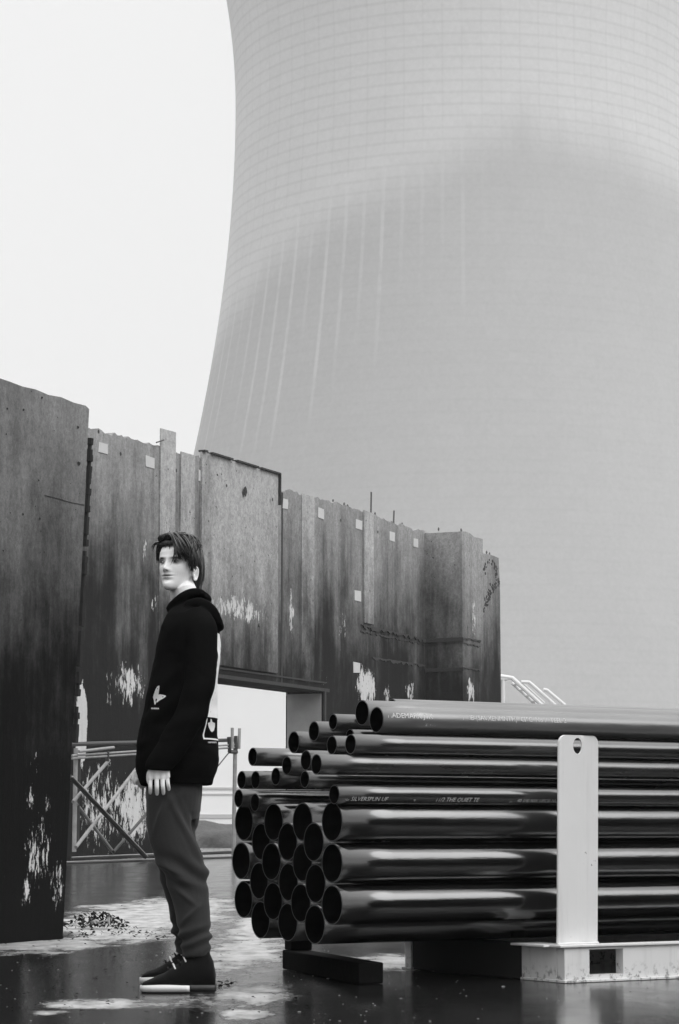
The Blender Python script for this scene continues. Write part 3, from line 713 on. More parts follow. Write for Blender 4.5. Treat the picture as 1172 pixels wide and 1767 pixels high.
for i in range(330):
    px = random.uniform(-20, 560); py = 1560 + 190 * random.random() ** .8
    if px < 100 and py < 1615: continue
    c = G(px, py); leaf(bm, c + Vector((0, 0, .004)), random.uniform(.004, .014) * (1.6 if random.random() < .08 else 1), .15)
for (cx_, cy_, n_) in [(385, 1700, 20), (212, 1600, 25), (150, 1612, 40), (235, 1612, 25), (270, 1618, 20), (200, 1610, 25)]:
    for i in range(n_): leaf(bm, G(cx_ + random.gauss(0, 14), cy_ + random.gauss(0, 3)) + Vector((0, 0, .005)), random.uniform(.006, .02), .3)
tag(obj('leaf_litter', bm, M_leaf), 'scattered dark dead leaves and twigs on wet ground', 'litter', kind='stuff')
bm = bmesh.new()
for i in range(220):
    px = random.uniform(-30, 1180); py = 1640 + 128 * random.random()
    c = G(px, py); r_ = random.uniform(.0012, .0036) * (2 if random.random() < .08 else 1)
    bmesh.ops.create_icosphere(bm, subdivisions=1, radius=1, matrix=Matrix.Translation(c + Vector((0, 0, r_ * .3))) @ Matrix.Diagonal((r_ * 1.5, r_, r_ * .35, 1)))
tag(obj('grit', bm, M_peb), 'small pale stones and grit scattered over wet asphalt', 'grit', kind='stuff')

# ---------------------------------------------------------------- the young man
YC = G(310, 1713).y + .15; S = F * cp / YC            # S: photo pixels per metre at his distance
def Q(px, py, b=0.): return P(px, py, YC + b)
def ringh(L, R, y, bc, bh, n=28, e=2.4, skew=0.):
    """horizontal ring between two outline pixels, superellipse section"""
    c = Q((L + R) / 2, y, 0); a = (R - L) / 2 / S; out = []
    for k in range(n):
        t = 2 * math.pi * k / n; cx_, sx_ = math.cos(t), math.sin(t)
        out.append(Vector((c.x + a * math.copysign(abs(cx_) ** (2 / e), cx_), YC + bc + bh * math.copysign(abs(sx_) ** (2 / e), sx_), c.z + skew * cx_)))
    return out
def limb(bm, pts, n=16, k=5):        # pts: (px, py, depth offset, radius px across, radius m in depth)
    pp, rr = smoothpath([Q(p[0], p[1], p[2]) for p in pts], [(p[3] / S, p[4]) for p in pts], k)
    return tube(bm, pp, rr, n, up=(1, 0, 0))

def skin_mat():
    n = N('skin'); at = n.t.nodes.new('ShaderNodeAttribute'); at.attribute_name = 'tone'; at.attribute_type = 'GEOMETRY'
    f = n.noise(n.co(), 45, 5, .6)
    col = n.math('MULTIPLY', at.outputs['Fac'], n.mix(f, .93, 1.05)); n.bump(f, .08, .002)
    n.b.inputs['Subsurface Weight'].default_value = .15; n.b.inputs['Subsurface Radius'].default_value = (.01, .01, .01)
    return n.done(col, .5, .35)
def cloth(name, v, sc, str_=.35, fz=.25):
    n = N(name); co = n.co(); f = n.noise(co, sc, 8, .7); w_ = n.noise(n.mapp(co, (9, 9, 5)), 1, 4, .6)
    n.bump(n.math('ADD', f, n.math('MULTIPLY', w_, 2.)), str_, .004)
    n.b.inputs['Sheen Weight'].default_value = fz; n.b.inputs['Sheen Roughness'].default_value = .5
    return n.done(n.mix(f, v * .75, v * 1.25), .9, .15)
M_skin = skin_mat(); M_hair = plain('dark_hair', .020, .30, .4, 60, .2, .002, .6)
M_trous = cloth('dark_grey_cotton', .027, 160, .25, .12); M_shoe = cloth('black_canvas', .005, 120, .4, .05)
M_sole_w = plain('white_rubber', .72, .5, .12, 30); M_sole_d = plain('black_rubber', .018, .5, .3, 60)
M_eyew = plain('eye_white', .40, .25, .05); M_iris = plain('dark_iris', .012, .15, .1); M_print = plain('white_print_ink', .72, .7, .06, 40); M_ink = plain('black_print_ink', .012, .7)

# head in its own frame: x to his left, y forward, z up from the chin
YAW = math.radians(27)
fwd = Vector((-math.sin(YAW), -math.cos(YAW), 0)); lft = Vector((math.cos(YAW), -math.sin(YAW), 0)); upv = Vector((0, 0, 1))
tilt = math.radians(3); fwd, upv = (fwd * math.cos(tilt) + upv * math.sin(tilt)), (upv * math.cos(tilt) - fwd * math.sin(tilt))
HS = 1.04
HO = Q(287, 1015.5, -.06) - fwd * .092 * HS
HB_ = Q(308, 1015, .0); HO = HO + Vector((0, 0, 0))
def HW(x, y, z): return HO + (lft * x + fwd * y + upv * z) * HS
def HL(p): d = (p - HO) / HS; return Vector((d.dot(lft), d.dot(fwd), d.dot(upv)))
LV = [(-.003, .010, .080, .060), (.001, .019, .086, .050), (.007, .027, .0905, .032), (.018, .0355, .0925, .010), (.032, .0435, .0920, -.008), (.048, .0505, .0925, -.028), (.068, .0580, .0920, -.06), (.088, .065, .0915, -.078),
      (.105, .0685, .0895, -.088), (.125, .071, .0925, -.094), (.148, .0725, .0885, -.097), (.170, .069, .077, -.093), (.188, .059, .057, -.078), (.201, .043, .033, -.055), (.209, .024, .005, -.030), (.212, .008, -.01, -.018)]
def headring(z, w_, f_, b_, n=40, gx=1., gy=0.):
    out = []
    for k in range(n):
        t = 2 * math.pi * k / n; c_, s_ = math.cos(t), math.sin(t)
        yc = f_ * .35 + b_ * .65 if z < .06 else (f_ + b_) / 2
        ry = (f_ - yc if s_ > 0 else yc - b_) + gy; e = 2.15
        out.append(HW((w_ * gx + gy) * math.copysign(abs(c_) ** (2 / e), c_), yc + ry * math.copysign(abs(s_) ** (2 / e), s_), z))
    return out
pr = empty('person', Vector((Q(310, 1713).x, YC, 0)))
tag(pr, 'young man in black hooded sweatshirt and dark trousers, standing side on, face turned to camera', 'person')
PI_ = Matrix.Translation(-pr.location)
def pobj(name, me, mat, parent=None):
    me_ = me
    if isinstance(me, bmesh.types.BMesh):
        me_ = bpy.data.meshes.new(name); me.to_mesh(me_); me.free()
        for p in me_.polygons: p.use_smooth = True
    me_.transform(PI_); o = bpy.data.objects.new(name, me_); COL.objects.link(o); me_.materials.clear()
    for m in (mat if isinstance(mat, list) else [mat]): me_.materials.append(m)
    o.parent = parent or pr; return o

# body: one continuous surface (head, neck, trunk, arms, hands with fingers, legs)
bm = bmesh.new()
loft(bm, [headring(*l) for l in LV])
nk = [HW(0, -.030, .075), HW(0, -.030, .03), Q(319, 1022, .0), Q(328, 1050, .0)]
tube(bm, nk, [(.046, .050), (.044, .050), (.047, .052), (.050, .056)], 24)
# jaw-to-neck fill
tube(bm, [HW(0, .0, .06), HW(0, -.0, .02), HW(0, -.02, -.02)], [(.045, .045), (.038, .04), (.04, .04)], 20)
loft(bm, [ringh(316, 342, 1044, 0, .06), ringh(310, 350, 1066, 0, .12), ringh(296, 356, 1110, 0, .16), ringh(285, 358, 1180, 0, .15), ringh(275, 355, 1250, 0, .13), ringh(272, 338, 1330, 0, .12), ringh(276, 330, 1385, 0, .12)])
for s_, pts in ((-1, [(345, 1075, -.15, 24, .05), (340, 1200, -.22, 19, .042), (292, 1296, -.235, 14, .032), (277, 1326, -.235, 14.5, .024)]), (1, [(340, 1075, .15, 24, .05), (295, 1200, .20, 19, .042), (256, 1300, .20, 13, .032), (246, 1330, .20, 12, .022)])):
    limb(bm, pts)
for pts in ([(298, 1385, -.085, 24, .06), (316, 1490, -.11, 19, .05), (330, 1560, -.13, 15, .045), (338, 1640, -.145, 11, .035), (338, 1695, -.145, 12, .03)], [(310, 1385, .085, 22, .06), (302, 1490, .13, 17, .05), (312, 1560, .25, 14, .045), (321, 1630, .35, 11, .035), (321, 1675, .36, 12, .03)]):
    limb(bm, pts)
# near hand: back of the hand to the camera, fingers hanging, slightly curled
def hand(bm, kn, tips, wr, b, palm_r, thumb, fr_=.0088):
    # palm
    for kx, ky, kb in kn:
        tube(bm, [Q(wr[0] + (kx - wr[0]) * .75, wr[1], b + kb * .5), Q(kx, ky, b + kb)], [(.0165, .013), (.0115, .012)], 12)
    for (kx, ky, kb), (tx, ty, tb_, ml) in zip(kn, tips):
        p0 = Q(kx, ky - 1, b + kb); p1 = Q(kx + (tx - kx) * .45, ky + (ty - ky) * .5, b + kb - .006); p2 = Q(tx, ty - 4, b + tb_ * .8 + .004); p3 = Q(tx, ty, b + tb_ + .01)
        pp, rr = smoothpath([p0, p1, p2, p3], [.0095 * ml, .0090 * ml, .0082 * ml, .0062 * ml], 4); tube(bm, pp, rr, 10)
    pp, rr = smoothpath([Q(*t_[:3]) for t_ in thumb], [.012, .011, .0098, .007], 4); tube(bm, pp, rr, 10)
hand(bm, [(259.5, 1345, 0), (270.5, 1344, -.006), (280.5, 1343.5, -.004), (289, 1342, .004)],
     [(259.5, 1370, .004, .93), (271, 1372, .002, 1.0), (282, 1371, .004, .95), (291.5, 1364, .010, .85)], (275, 1322), -.238, 1,
     [(262, 1328, -.222), (257.5, 1336, -.205), (257, 1347, -.20), (260, 1356, -.205)])
# far hand: curled, only the finger ends show past the cuff
hand(bm, [(236, 1340, 0), (241, 1344, .012), (246, 1347, .024), (251, 1349, .034)],
     [(237, 1354, .01, .9), (241, 1358, .02, .95), (246, 1359, .03, .9), (251, 1358, .036, .8)], (247, 1330), .16, 1,
     [(240, 1332, .17), (234, 1338, .17), (231.5, 1346, .17), (234, 1354, .172)])
for s_ in (-1, 1):                      # ears: a rolled rim round a thin shell
    EM = Matrix.Translation(HW(s_ * (.0725 if s_ > 0 else .068), .004 if s_ > 0 else -.022, .068)) @ Matrix((lft, fwd, upv)).transposed().to_4x4() @ Matrix.Rotation(.50 if s_ > 0 else -.1, 4, 'Z') @ Matrix.Rotation(-.14, 4, 'X')
    rim = [(.004, .010), (.004, .022), (-.004, .0285), (-.0135, .0235), (-.0165, .010), (-.0135, -.006), (-.0085, -.017), (-.003, -.0255), (.0035, -.026), (.005, -.016), (.004, -.006)]
    pp, rr = smoothpath([EM @ Vector((s_ * .004, y, z)) for y, z in rim], [.0030, .0034, .0034, .0034, .0034, .0032, .0036, .0045, .0045, .0036, .003], 3); tube(bm, pp, rr, 8)
    bmesh.ops.create_icosphere(bm, subdivisions=3, radius=1, matrix=EM @ Matrix.Translation((s_ * .001, -.005, .002)) @ Matrix.Diagonal((.0030, .0125, .0235, 1)))
    bmesh.ops.create_icosphere(bm, subdivisions=2, radius=1, matrix=EM @ Matrix.Translation((-s_ * .003, .002, .0)) @ Matrix.Diagonal((.007, .005, .020, 1)))
me = remesh(bm, .0024, 2, .5)
def gs(v, c, s): return math.exp(-.5 * ((v - c) / s) ** 2)
tone = me.attributes.new('tone', 'FLOAT', 'POINT'); tv = [.84] * len(me.vertices)
for i, v in enumerate(me.vertices):
    q = HL(v.co)
    if -.03 < q.z < .2 and abs(q.x) < .085 and q.y > .02:
        x, z = q.x, q.z; ax = abs(x); d = 0
        fr_ = min(1, max(0, (q.y - .03) / .03))
        d += .0155 * gs(x, 0, .0085) * gs(z, .0765, .0095)
        d += .0125 * gs(x, 0, .0068) * gs(z, .094, .016)
        d += .0060 * gs(ax, .0115, .005) * gs(z, .0725, .0055)
        d -= .0085 * gs(ax, .031, .0125) * gs(z, .1075, .0085)
        d += .0028 * gs(ax, .031, .018) * gs(z, .123, .0055)
        d += .0035 * gs(ax, .046, .014) * gs(z, .083, .014)
        d += .0055 * gs(x, 0, .015) * gs(z, .0545, .0040)
        d += .0065 * gs(x, 0, .0125) * gs(z, .0435, .0045)
        d -= .0050 * gs(ax, .0, .014) * gs(z, .0492, .0016)
        d -= .0035 * gs(x, 0, .013) * gs(z, .034, .005)
        d += .0050 * gs(x, 0, .014) * gs(z, .016, .012)
        v.co += fwd * d * fr_ * HS
        k = 1.
        lipw = gs(x, 0, .0155)
        if fr_ > .5:  # lips and brows, plus painted shade on mouth line, nostrils, eye hollows
            k *= 1 - .5 * min(1, 1.5 * gs(x, 0, .0135) * gs(z, .0545, .0030))
            k *= 1 - .42 * min(1, 1.5 * gs(x, 0, .0115) * gs(z, .0435, .0036))
            k *= 1 - .80 * min(1, 1.5 * gs(x, 0, .0135) * gs(z, .0492 + 6 * x * x, .0016))
            k *= 1 - .65 * min(1, 1.3 * gs(ax, .0072, .0032) * gs(z, .0690, .0020))
            k *= 1 - .88 * min(1, 1.7 * gs(ax, .033, .0115) * gs(z, .1215 + .10 * (ax - .033) * (1 if ax < .038 else -1.6), .0028))
            k *= 1 - .30 * gs(ax, .033, .012) * gs(z, .1085, .006)
        tv[i] *= k
    elif .035 < q.z < .11 and .06 < abs(q.x) < .10 and abs(q.y) < .03:
        tv[i] *= 1 - .35 * gs(q.y, .0, .004) * gs(q.z, .070, .008)  # ear hollow: its shade painted into the skin tone
tone.data.foreach_set('value', tv)
body = pobj('body', me, M_skin)

# eyes
for s_ in (-1, 1):
    bm = bmesh.new(); B = Matrix((lft, fwd, upv)).transposed().to_4x4()
    c = HW(s_ * .0315, .0815, .1070)
    bmesh.ops.create_uvsphere(bm, u_segments=20, v_segments=12, radius=1, matrix=Matrix.Translation(c) @ B @ Matrix.Rotation(s_ * -.25, 4, 'Z') @ Matrix.Diagonal((.0130, .0062, .0048, 1)))
    e = pobj('eye', bm, M_eyew)
    bm = bmesh.new(); c2 = c + fwd * .0052 - lft * (.0012 * s_) - lft * .0
    bmesh.ops.create_uvsphere(bm, u_segments=14, v_segments=8, radius=1, matrix=Matrix.Translation(c2) @ B @ Matrix.Diagonal((.0053, .0020, .0047, 1)))
    pobj('iris', bm, M_iris, e).location = (0, 0, 0)
    bm = bmesh.new(); pts = []
    for k in range(9):
        t = -1 + k / 4; pts.append(c + lft * (.0145 * t) + fwd * (.0060 - .0075 * t * t * (1 if t * s_ > 0 else .5)) + upv * (.0052 * (1 - t * t) + .0002))
    tube(bm, pts, [.0005, .0011, .0014, .0016, .0016, .0016, .0014, .0011, .0005], 6); pobj('upper_lashes', bm, M_hair)

# hair
bm = bmesh.new()
def bez(a, b, c, d, n=9):
    o = []
    for i in range(n):
        t = i / (n - 1); o.append(a * (1 - t) ** 3 + b * 3 * t * (1 - t) ** 2 + c * 3 * t * t * (1 - t) + d * t ** 3)
    return o
def tuft(p, r, j=.004, n=9):
    q = [HW(*(Vector(v) + Vector((random.gauss(0, j), random.gauss(0, j), random.gauss(0, j))))) for v in p]
    pts = bez(*q, n=n); rr = [(r * (1 - .8 * (i / (n - 1)) ** 2.2) * (.55 + .45 * min(1, i / 1.5)), r * .55 * (1 - .8 * (i / (n - 1)) ** 2.2)) for i in range(n)]
    tube(bm, pts, rr, 5)
cap = []
for (z, w_, f_, b_) in LV[9:]:
    cap.append(headring(z, w_, f_ - .012 if z < .16 else f_ - .004, b_, 40, 1.0, .006))
# scalp cap: sides and back only down to the ears
rg = []
for (z, w_, f_, b_) in [(.040, .046, -.036, -.055), (.068, .0595, -.028, -.062), (.088, .065, -.022, -.078), (.105, .0685, .0, -.088), (.125, .071, .045, -.094), (.148, .0725, .066, -.097)] + [(l[0], l[1], l[2] - .006, l[3]) for l in LV[11:]]:
    rr_ = headring(z, w_, f_, b_, 40, 1., .002 if z > .11 else .0); rg.append(rr_)
loft(bm, rg)
U = random.uniform
for i in range(320):      # C: from the parting over his left side down to the ear and behind it
    t = U(0, 1); y = .062 - .145 * t; zend = .100 if t < .45 else .100 - (t - .45) * .11
    tuft([(-.015 + U(-.02, .02), y * .8, .210 + U(0, .012)), (.035, y + .005, .233 + U(-.006, .008)), (.090 + U(-.006, .008) - .018 * t, y + U(-.01, .01), .188), (.0765 + U(-.004, .004) - .022 * t * t, y * .85 - .005 + U(-.012, .012), zend + U(-.014, .014))], U(.0028, .0065))
for i in range(80):      # A: fringe falling across the near side of the forehead
    t = U(0, 1)
    tuft([(-.004 + .02 * t, .055 + .02 * U(0, 1), .212), (.010 + .03 * t, .108, .232 - .01 * t), (.044 + .036 * t, .116 - .022 * t, .180), (.046 + .034 * t, .095 - .038 * t, .118 + .014 * U(0, 1) - .012 * t)], U(.0025, .0058), .0045)
for i in range(9):
    tuft([(.02, .07, .20), (.032, .112, .19), (.055, .108, .145), (.016 + .035 * U(0, 1), .102, .102 + U(-.006, .006))], .0032, .004)
for i in range(80):      # quiff rolled up above the forehead
    t = U(0, 1)
    tuft([(-.045 + .06 * t, .052, .196), (-.058 + .06 * t + U(-.01, .01), .098 + U(-.012, .01), .192), (-.045 + .065 * t + U(-.01, .01), .096 + U(-.01, .01), .220 + U(-.01, .012)), (.000 + .05 * t + U(-.008, .008), .055 + U(-.02, .01), .216)], U(.003, .0065), .004)
for i in range(34):      # B: his right side, sweeping beside the far temple
    t = U(0, 1)
    tuft([(-.028, .050 - .06 * t, .208), (-.060, .062 - .06 * t, .206), (-.084, .056 - .06 * t, .172), (-.079 + U(-.004, .002), .040 - .05 * t, .118 + U(-.008, .028))], U(.005, .009))
for i in range(10): tuft([(-.05, .05, .19), (-.072, .076, .190), (-.088, .066, .178), (-.092, .052, .160 + U(-.012, .02))], .0024, .005)
for i in range(260):      # D: back of the head down to the nape
    a = U(-1.35, 1.35); sx = math.sin(a); cy = -math.cos(a)
    tuft([(.02 * sx, -.02 + .02 * cy, .212), (.06 * sx, .0 + .092 * cy, .230), (.084 * sx, -.012 + .106 * cy, .140), (.060 * sx + .004, -.010 + .072 * cy, .022 + U(-.010, .03))], U(.0035, .0070))
for i in range(30):      # behind the near ear
    tuft([(.066, -.036, .13), (.076, -.044, .10), (.070, -.052, .06), (.060 + U(-.006, .004), -.048 + U(-.01, .01), .012 + U(-.008, .02))], U(.005, .008), .003)
for i in range(16): tuft([(.066, .036, .15), (.080, .028, .13), (.077, .024, .10), (.072, .020 + U(-.006, .006), .076 + U(-.006, .008))], .0045, .003)
for i in range(46):      # loose, wavy locks on the top and sides
    a = U(-.4, 2.9); x0, y0 = .045 * math.sin(a), .035 * math.cos(a); o = U(.9, 1.25)
    tuft([(x0 * .4, y0 * .4 + .01, .212), (x0 * 1.3, y0 * 1.5, .232 + U(-.004, .007)), (x0 * 2.0 * o, y0 * 2.3, .205 + U(-.012, .01)), (x0 * 1.8 + U(-.012, .012), y0 * 2.2 + U(-.014, .014), .160 + U(-.02, .02))], U(.0022, .0048), .006)
for i in range(60):      # roots along the hairline
    x = -.055 + .11 * i / 59
    tuft([(x, .082 - 9 * x * x, .172), (x - .003, .092 - 9 * x * x, .184), (x * .9, .074 - 6 * x * x, .206), (x * .8, .03, .216)], U(.003, .005), .002)
pobj('hair', bm, M_hair)

# hooded sweatshirt
bm = bmesh.new()
tor = [(309, 352, 1031, .0, .070), (304, 354, 1040, .0, .090), (296, 362, 1050, .0, .125), (287, 371, 1064, .0, .175), (278, 377, 1084, .0, .20), (271, 379, 1110, .0, .205), (265, 379, 1145, 0, .20), (258, 377, 1180, 0, .195), (251, 375, 1215, 0, .19), (244, 374, 1250, 0, .19), (236, 375, 1285, 0, .19), (233, 376, 1310, 0, .19), (236, 372, 1330, 0, .185), (243, 366, 1344, 0, .172), (246, 365, 1354, 0, .170)]
loft(bm, [ringh(L, R, y, bc, bh, 32, 2.25) for (L, R, y, bc, bh) in tor])
limb(bm, [(334, 1066, -.12, 26, .06), (344, 1090, -.16, 29, .065), (346, 1150, -.195, 27, .062), (340, 1205, -.215, 26, .060), (318, 1250, -.23, 26, .056), (292, 1296, -.238, 24, .050), (276, 1318, -.238, 22.5, .040), (273.5, 1329, -.238, 22.5, .038)], 20)
limb(bm, [(334, 1066, .12, 26, .06), (338, 1090, .16, 29, .065), (330, 1150, .19, 27, .062), (304, 1205, .205, 26, .060), (278, 1255, .2, 26, .056), (254, 1305, .19, 20, .045), (248, 1335, .18, 15, .034)], 20)
# hood gathered round the neck, falling down the back
for pts in ([(292, 1052, -.02, .018), (304, 1039, -.070, .020), (322, 1026, -.090, .020), (341, 1022, -.080, .019), (354, 1030, -.04, .018), (358, 1034, .0, .018), (354, 1030, .04, .018), (341, 1022, .080, .019), (322, 1026, .090, .020), (304, 1039, .070, .020), (292, 1052, .02, .018)],
            [(322, 1046, -.115, .022), (345, 1040, -.125, .024), (364, 1054, -.11, .023), (376, 1072, -.07, .019), (380, 1082, .0, .016), (376, 1072, .07, .02), (364, 1054, .11, .023), (345, 1040, .125, .024), (322, 1046, .115, .022)],
            [(340, 1044, -.10, .030), (356, 1056, -.09, .03), (366, 1072, -.05, .028), (369, 1080, 0, .027), (366, 1072, .05, .028), (356, 1056, .09, .03), (340, 1044, .10, .03)],
            [(345, 1040, -.03, .03), (360, 1060, 0, .03), (345, 1040, .03, .03)]):
    pp, rr = smoothpath([Q(*p[:3]) for p in pts], [p[3] for p in pts], 5); tube(bm, pp, rr, 12)
me = remesh(bm, .0055, 5, .6)
zhem = Q(300, 1354).z; zc = Q(300, 1340).z
NR_ = [v.normal.copy() for v in me.vertices]
for vi, v in enumerate(me.vertices):
    p = v.co; q = Vector((p.x * 4, p.y * 4, p.z * 5))
    d = noise.noise(q * 1.6) * .007 + noise.noise(Vector((p.x * 9, p.y * 9, p.z * 16 + 3 * noise.noise(q)))) * .0045
    lx = (p.x - Q(320, 1230, 0).x); 
    # elbow and side folds
    d += .006 * math.sin((p.z - .35 * lx) * 62 + 3 * noise.noise(q * .8)) * math.exp(-((p.z - Q(330, 1225).z) / .10) ** 2) * (1 if p.y < YC - .12 else .3)
    if p.z < zc: d += .0012 * math.sin(math.atan2(p.y - YC, p.x - Q(306, 1340).x) * 90)
    fade = min(1, max(0, (Q(300, 1030).z - p.z) / .1))
    v.co = p + NR_[vi] * d * (.3 + .7 * fade)
def hood_mat():
    n = N('black_fleece'); co = n.co(); X, Y_, Z = n.sep(co)
    f = n.noise(co, 130, 8, .7)
    n.bump(f, .3, .003); n.b.inputs['Sheen Weight'].default_value = .0; n.b.inputs['Sheen Roughness'].default_value = .5
    col = n.mix(f, .002, .005)
    # printed panel on the back
    zt_, zb_ = Q(376, 1094).z, Q(366, 1240).z
    hh = n.ss(Z, zb_, zt_); half = n.mix(hh, .142, .062)
    ins = n.math('MULTIPLY', n.math('LESS_THAN', Z, zt_), n.math('GREATER_THAN', Z, zb_))
    lim = n.math('MULTIPLY', n.math('LESS_THAN', n.math('ABSOLUTE', Y_), half), n.math('GREATER_THAN', X, Q(345, 1200).x - pr.location.x))
    sp = n.ss(n.noise(n.mapp(co, (60, 60, 30)), 1, 3, .5), .70, .72)
    white = n.math('MULTIPLY', n.math('MULTIPLY', ins, lim), n.math('SUBTRACT', 1., sp))
    # thin frame line of the dark square below
    z0_, z1_ = Q(366, 1275.5).z, Q(366, 1278).z
    ln = n.math('MULTIPLY', n.math('LESS_THAN', Z, z0_), n.math('GREATER_THAN', Z, z1_))
    sd = n.math('MULTIPLY', n.math('MULTIPLY', n.math('LESS_THAN', Z, zb_), n.math('GREATER_THAN', Z, z1_)), n.math('GREATER_THAN', n.math('ABSOLUTE', Y_), .136))
    white = n.math('MAXIMUM', white, n.math('MULTIPLY', n.math('MAXIMUM', ln, sd), lim))
    return n.done(n.mix(white, col, .82), .9, .05)
hood = pobj('hoodie', me, hood_mat())
hme = hood.data
tree = BVHTree.FromPolygons([v.co + pr.location for v in hme.vertices], [tuple(p.vertices) for p in hme.polygons])
def decal(name, inside, x0, x1, y0, y1, st, mat, lift=.0025):
    bm = bmesh.new(); grid = {}
    nx, ny = int((x1 - x0) / st), int((y1 - y0) / st)
    def vert(i, j):
        if (i, j) not in grid:
            d = ray(x0 + i * st, y0 + j * st).normalized(); h = tree.ray_cast(Vector((0, 0, HC)), d)
            grid[(i, j)] = bm.verts.new(h[0] - d * lift) if h[0] is not None and h[0].y < YC + .25 else None
        return grid[(i, j)]
    for i in range(nx):
        for j in range(ny):
            if inside(x0 + (i + .5) * st, y0 + (j + .5) * st):
                vs = [vert(i, j), vert(i, j + 1), vert(i + 1, j + 1), vert(i + 1, j)]
                if all(vs): bm.faces.new(vs)
    return pobj(name, bm, mat, hood)
def inpoly(x, y, P_):
    c = False; n_ = len(P_)
    for i in range(n_):
        (x1, y1), (x2, y2) = P_[i], P_[i - 1]
        if (y1 > y) != (y2 > y) and x < (x2 - x1) * (y - y1) / (y2 - y1) + x1: c = not c
    return c
W1 = [(240 + a / 16.74, 1170 + b / 16.74) for a, b in [(578, 218), (592, 235), (585, 310), (572, 400), (560, 480), (610, 473), (700, 488), (765, 508), (782, 525), (750, 555), (690, 595), (600, 642), (512, 712), (497, 700), (508, 655), (522, 618), (492, 588), (470, 640), (490, 700), (480, 750), (460, 775), (442, 745), (430, 650), (405, 560), (420, 490), (450, 400), (485, 310), (530, 240)]]
def butterfly(x, y):
    if not inpoly(x, y, W1): return False
    u, v = (x - 240) * 16.74, (y - 1170) * 16.74
    return not (((u - 688) / 20) ** 2 + ((v - 545) / 14) ** 2 < 1 or ((u - 540) / 9) ** 2 + ((v - 308) / 20) ** 2 < 1)
decal('butterfly_print', butterfly, 262, 288, 1182, 1218, .25, M_print)
bars = [(261, 262.3), (262.6, 263.6), (264.6, 265.4), (265.7, 267), (267.4, 268.6), (268.9, 270.2), (270.5, 271.7), (272.2, 274.2)]
decal('lettering_print', lambda x, y: any(a < x < b for a, b in bars) and abs(y - 1222.6 - .03 * (x - 268)) < (1.3 if int(x) % 3 else .8), 260, 276, 1220, 1225, .25, M_print)
E_ = [(340 + a / 8.04, 1080 + b / 8.04) for a, b in [(150, 1350), (185, 1335), (190, 1290), (205, 1300), (215, 1335), (250, 1350), (250, 1395), (235, 1455), (210, 1475), (190, 1460), (165, 1410)]]
decal('back_emblem_print', lambda x, y: inpoly(x, y, E_), 356, 378, 1238, 1268, .25, M_print)
decal('back_small_print', lambda x, y: (y < 1282.5 if int(x * 1.3) % 2 else y < 1281.3) and y > 1280 and int(x * 2) % 4 != 3, 359, 374, 1279, 1284, .25, M_print)

# trousers
bm = bmesh.new()
loft(bm, [ringh(256, 350, 1335, .0, .145), ringh(252, 349, 1370, 0, .155), ringh(254, 346, 1400, .0, .15), ringh(262, 340, 1415, .0, .12)])
limb(bm, [(292, 1370, -.075, 38, .085), (291, 1410, -.095, 38, .088), (298, 1450, -.105, 38, .082), (314, 1490, -.11, 38, .072), (323, 1520, -.118, 35, .068), (331, 1560, -.13, 30, .064), (335, 1595, -.14, 26.5, .06), (338, 1622, -.143, 24, .056), (339, 1651, -.145, 23, .052)], 22)
limb(bm, [(310, 1370, .075, 37, .085), (309, 1410, .095, 36, .086), (302, 1450, .115, 34, .08), (300, 1490, .13, 30, .072), (306, 1520, .15, 27, .066), (313, 1560, .25, 24, .06), (317, 1595, .31, 22, .056), (321, 1616, .34, 20, .054), (322, 1643, .355, 19, .050)], 22)
me = remesh(bm, .0052, 5, .6)
zk = Q(310, 1495).z; za_ = Q(310, 1615).z
NR_ = [v.normal.copy() for v in me.vertices]
for vi, v in enumerate(me.vertices):
    p = v.co; q = Vector((p.x * 5, p.y * 5, p.z * 4)); near = 1 if p.y < YC + .02 else .6
    d = noise.noise(q * 1.5) * .006 + noise.noise(Vector((p.x * 14, p.y * 14, p.z * 12))) * .003
    lx = p.x - Q(320, 1500).x
    d += .0085 * near * math.sin((p.z + .5 * lx) * 75 + 2.5 * noise.noise(q * 1.2)) * math.exp(-((p.z - zk + .02) / .06) ** 2)
    d += .0080 * math.sin((p.z - .4 * lx) * 110 + 3 * noise.noise(q * 1.5)) * math.exp(-((p.z - za_) / .045) ** 2)
    r1 = (p.z - Q(0, 1440).z) + 1.9 * (p.x - Q(328, 1440).x)      # long crease from hip to the back of the knee
    wz = math.exp(-((p.z - Q(0, 1430).z) / .13) ** 2) * near
    d += (.010 * math.exp(-(r1 / .022) ** 2) - .008 * math.exp(-((r1 - .055) / .022) ** 2)) * wz
    for (cx_, cz_, a_, w_, l_) in ((300, 1500, -.5, .012, .05), (312, 1516, -.35, .010, .045), (306, 1380, .9, .014, .06), (285, 1400, 1.2, .012, .08), (335, 1575, .8, .010, .05), (325, 1545, -.7, .010, .05)):
        c_ = Q(cx_, cz_); u_ = (p.x - c_.x) * math.cos(a_) + (p.z - c_.z) * math.sin(a_); w2_ = -(p.x - c_.x) * math.sin(a_) + (p.z - c_.z) * math.cos(a_)
        d += .010 * math.exp(-(w2_ / w_) ** 2 - (u_ / l_) ** 2) * near
    v.co = p + NR_[vi] * d
pobj('trousers', me, M_trous)

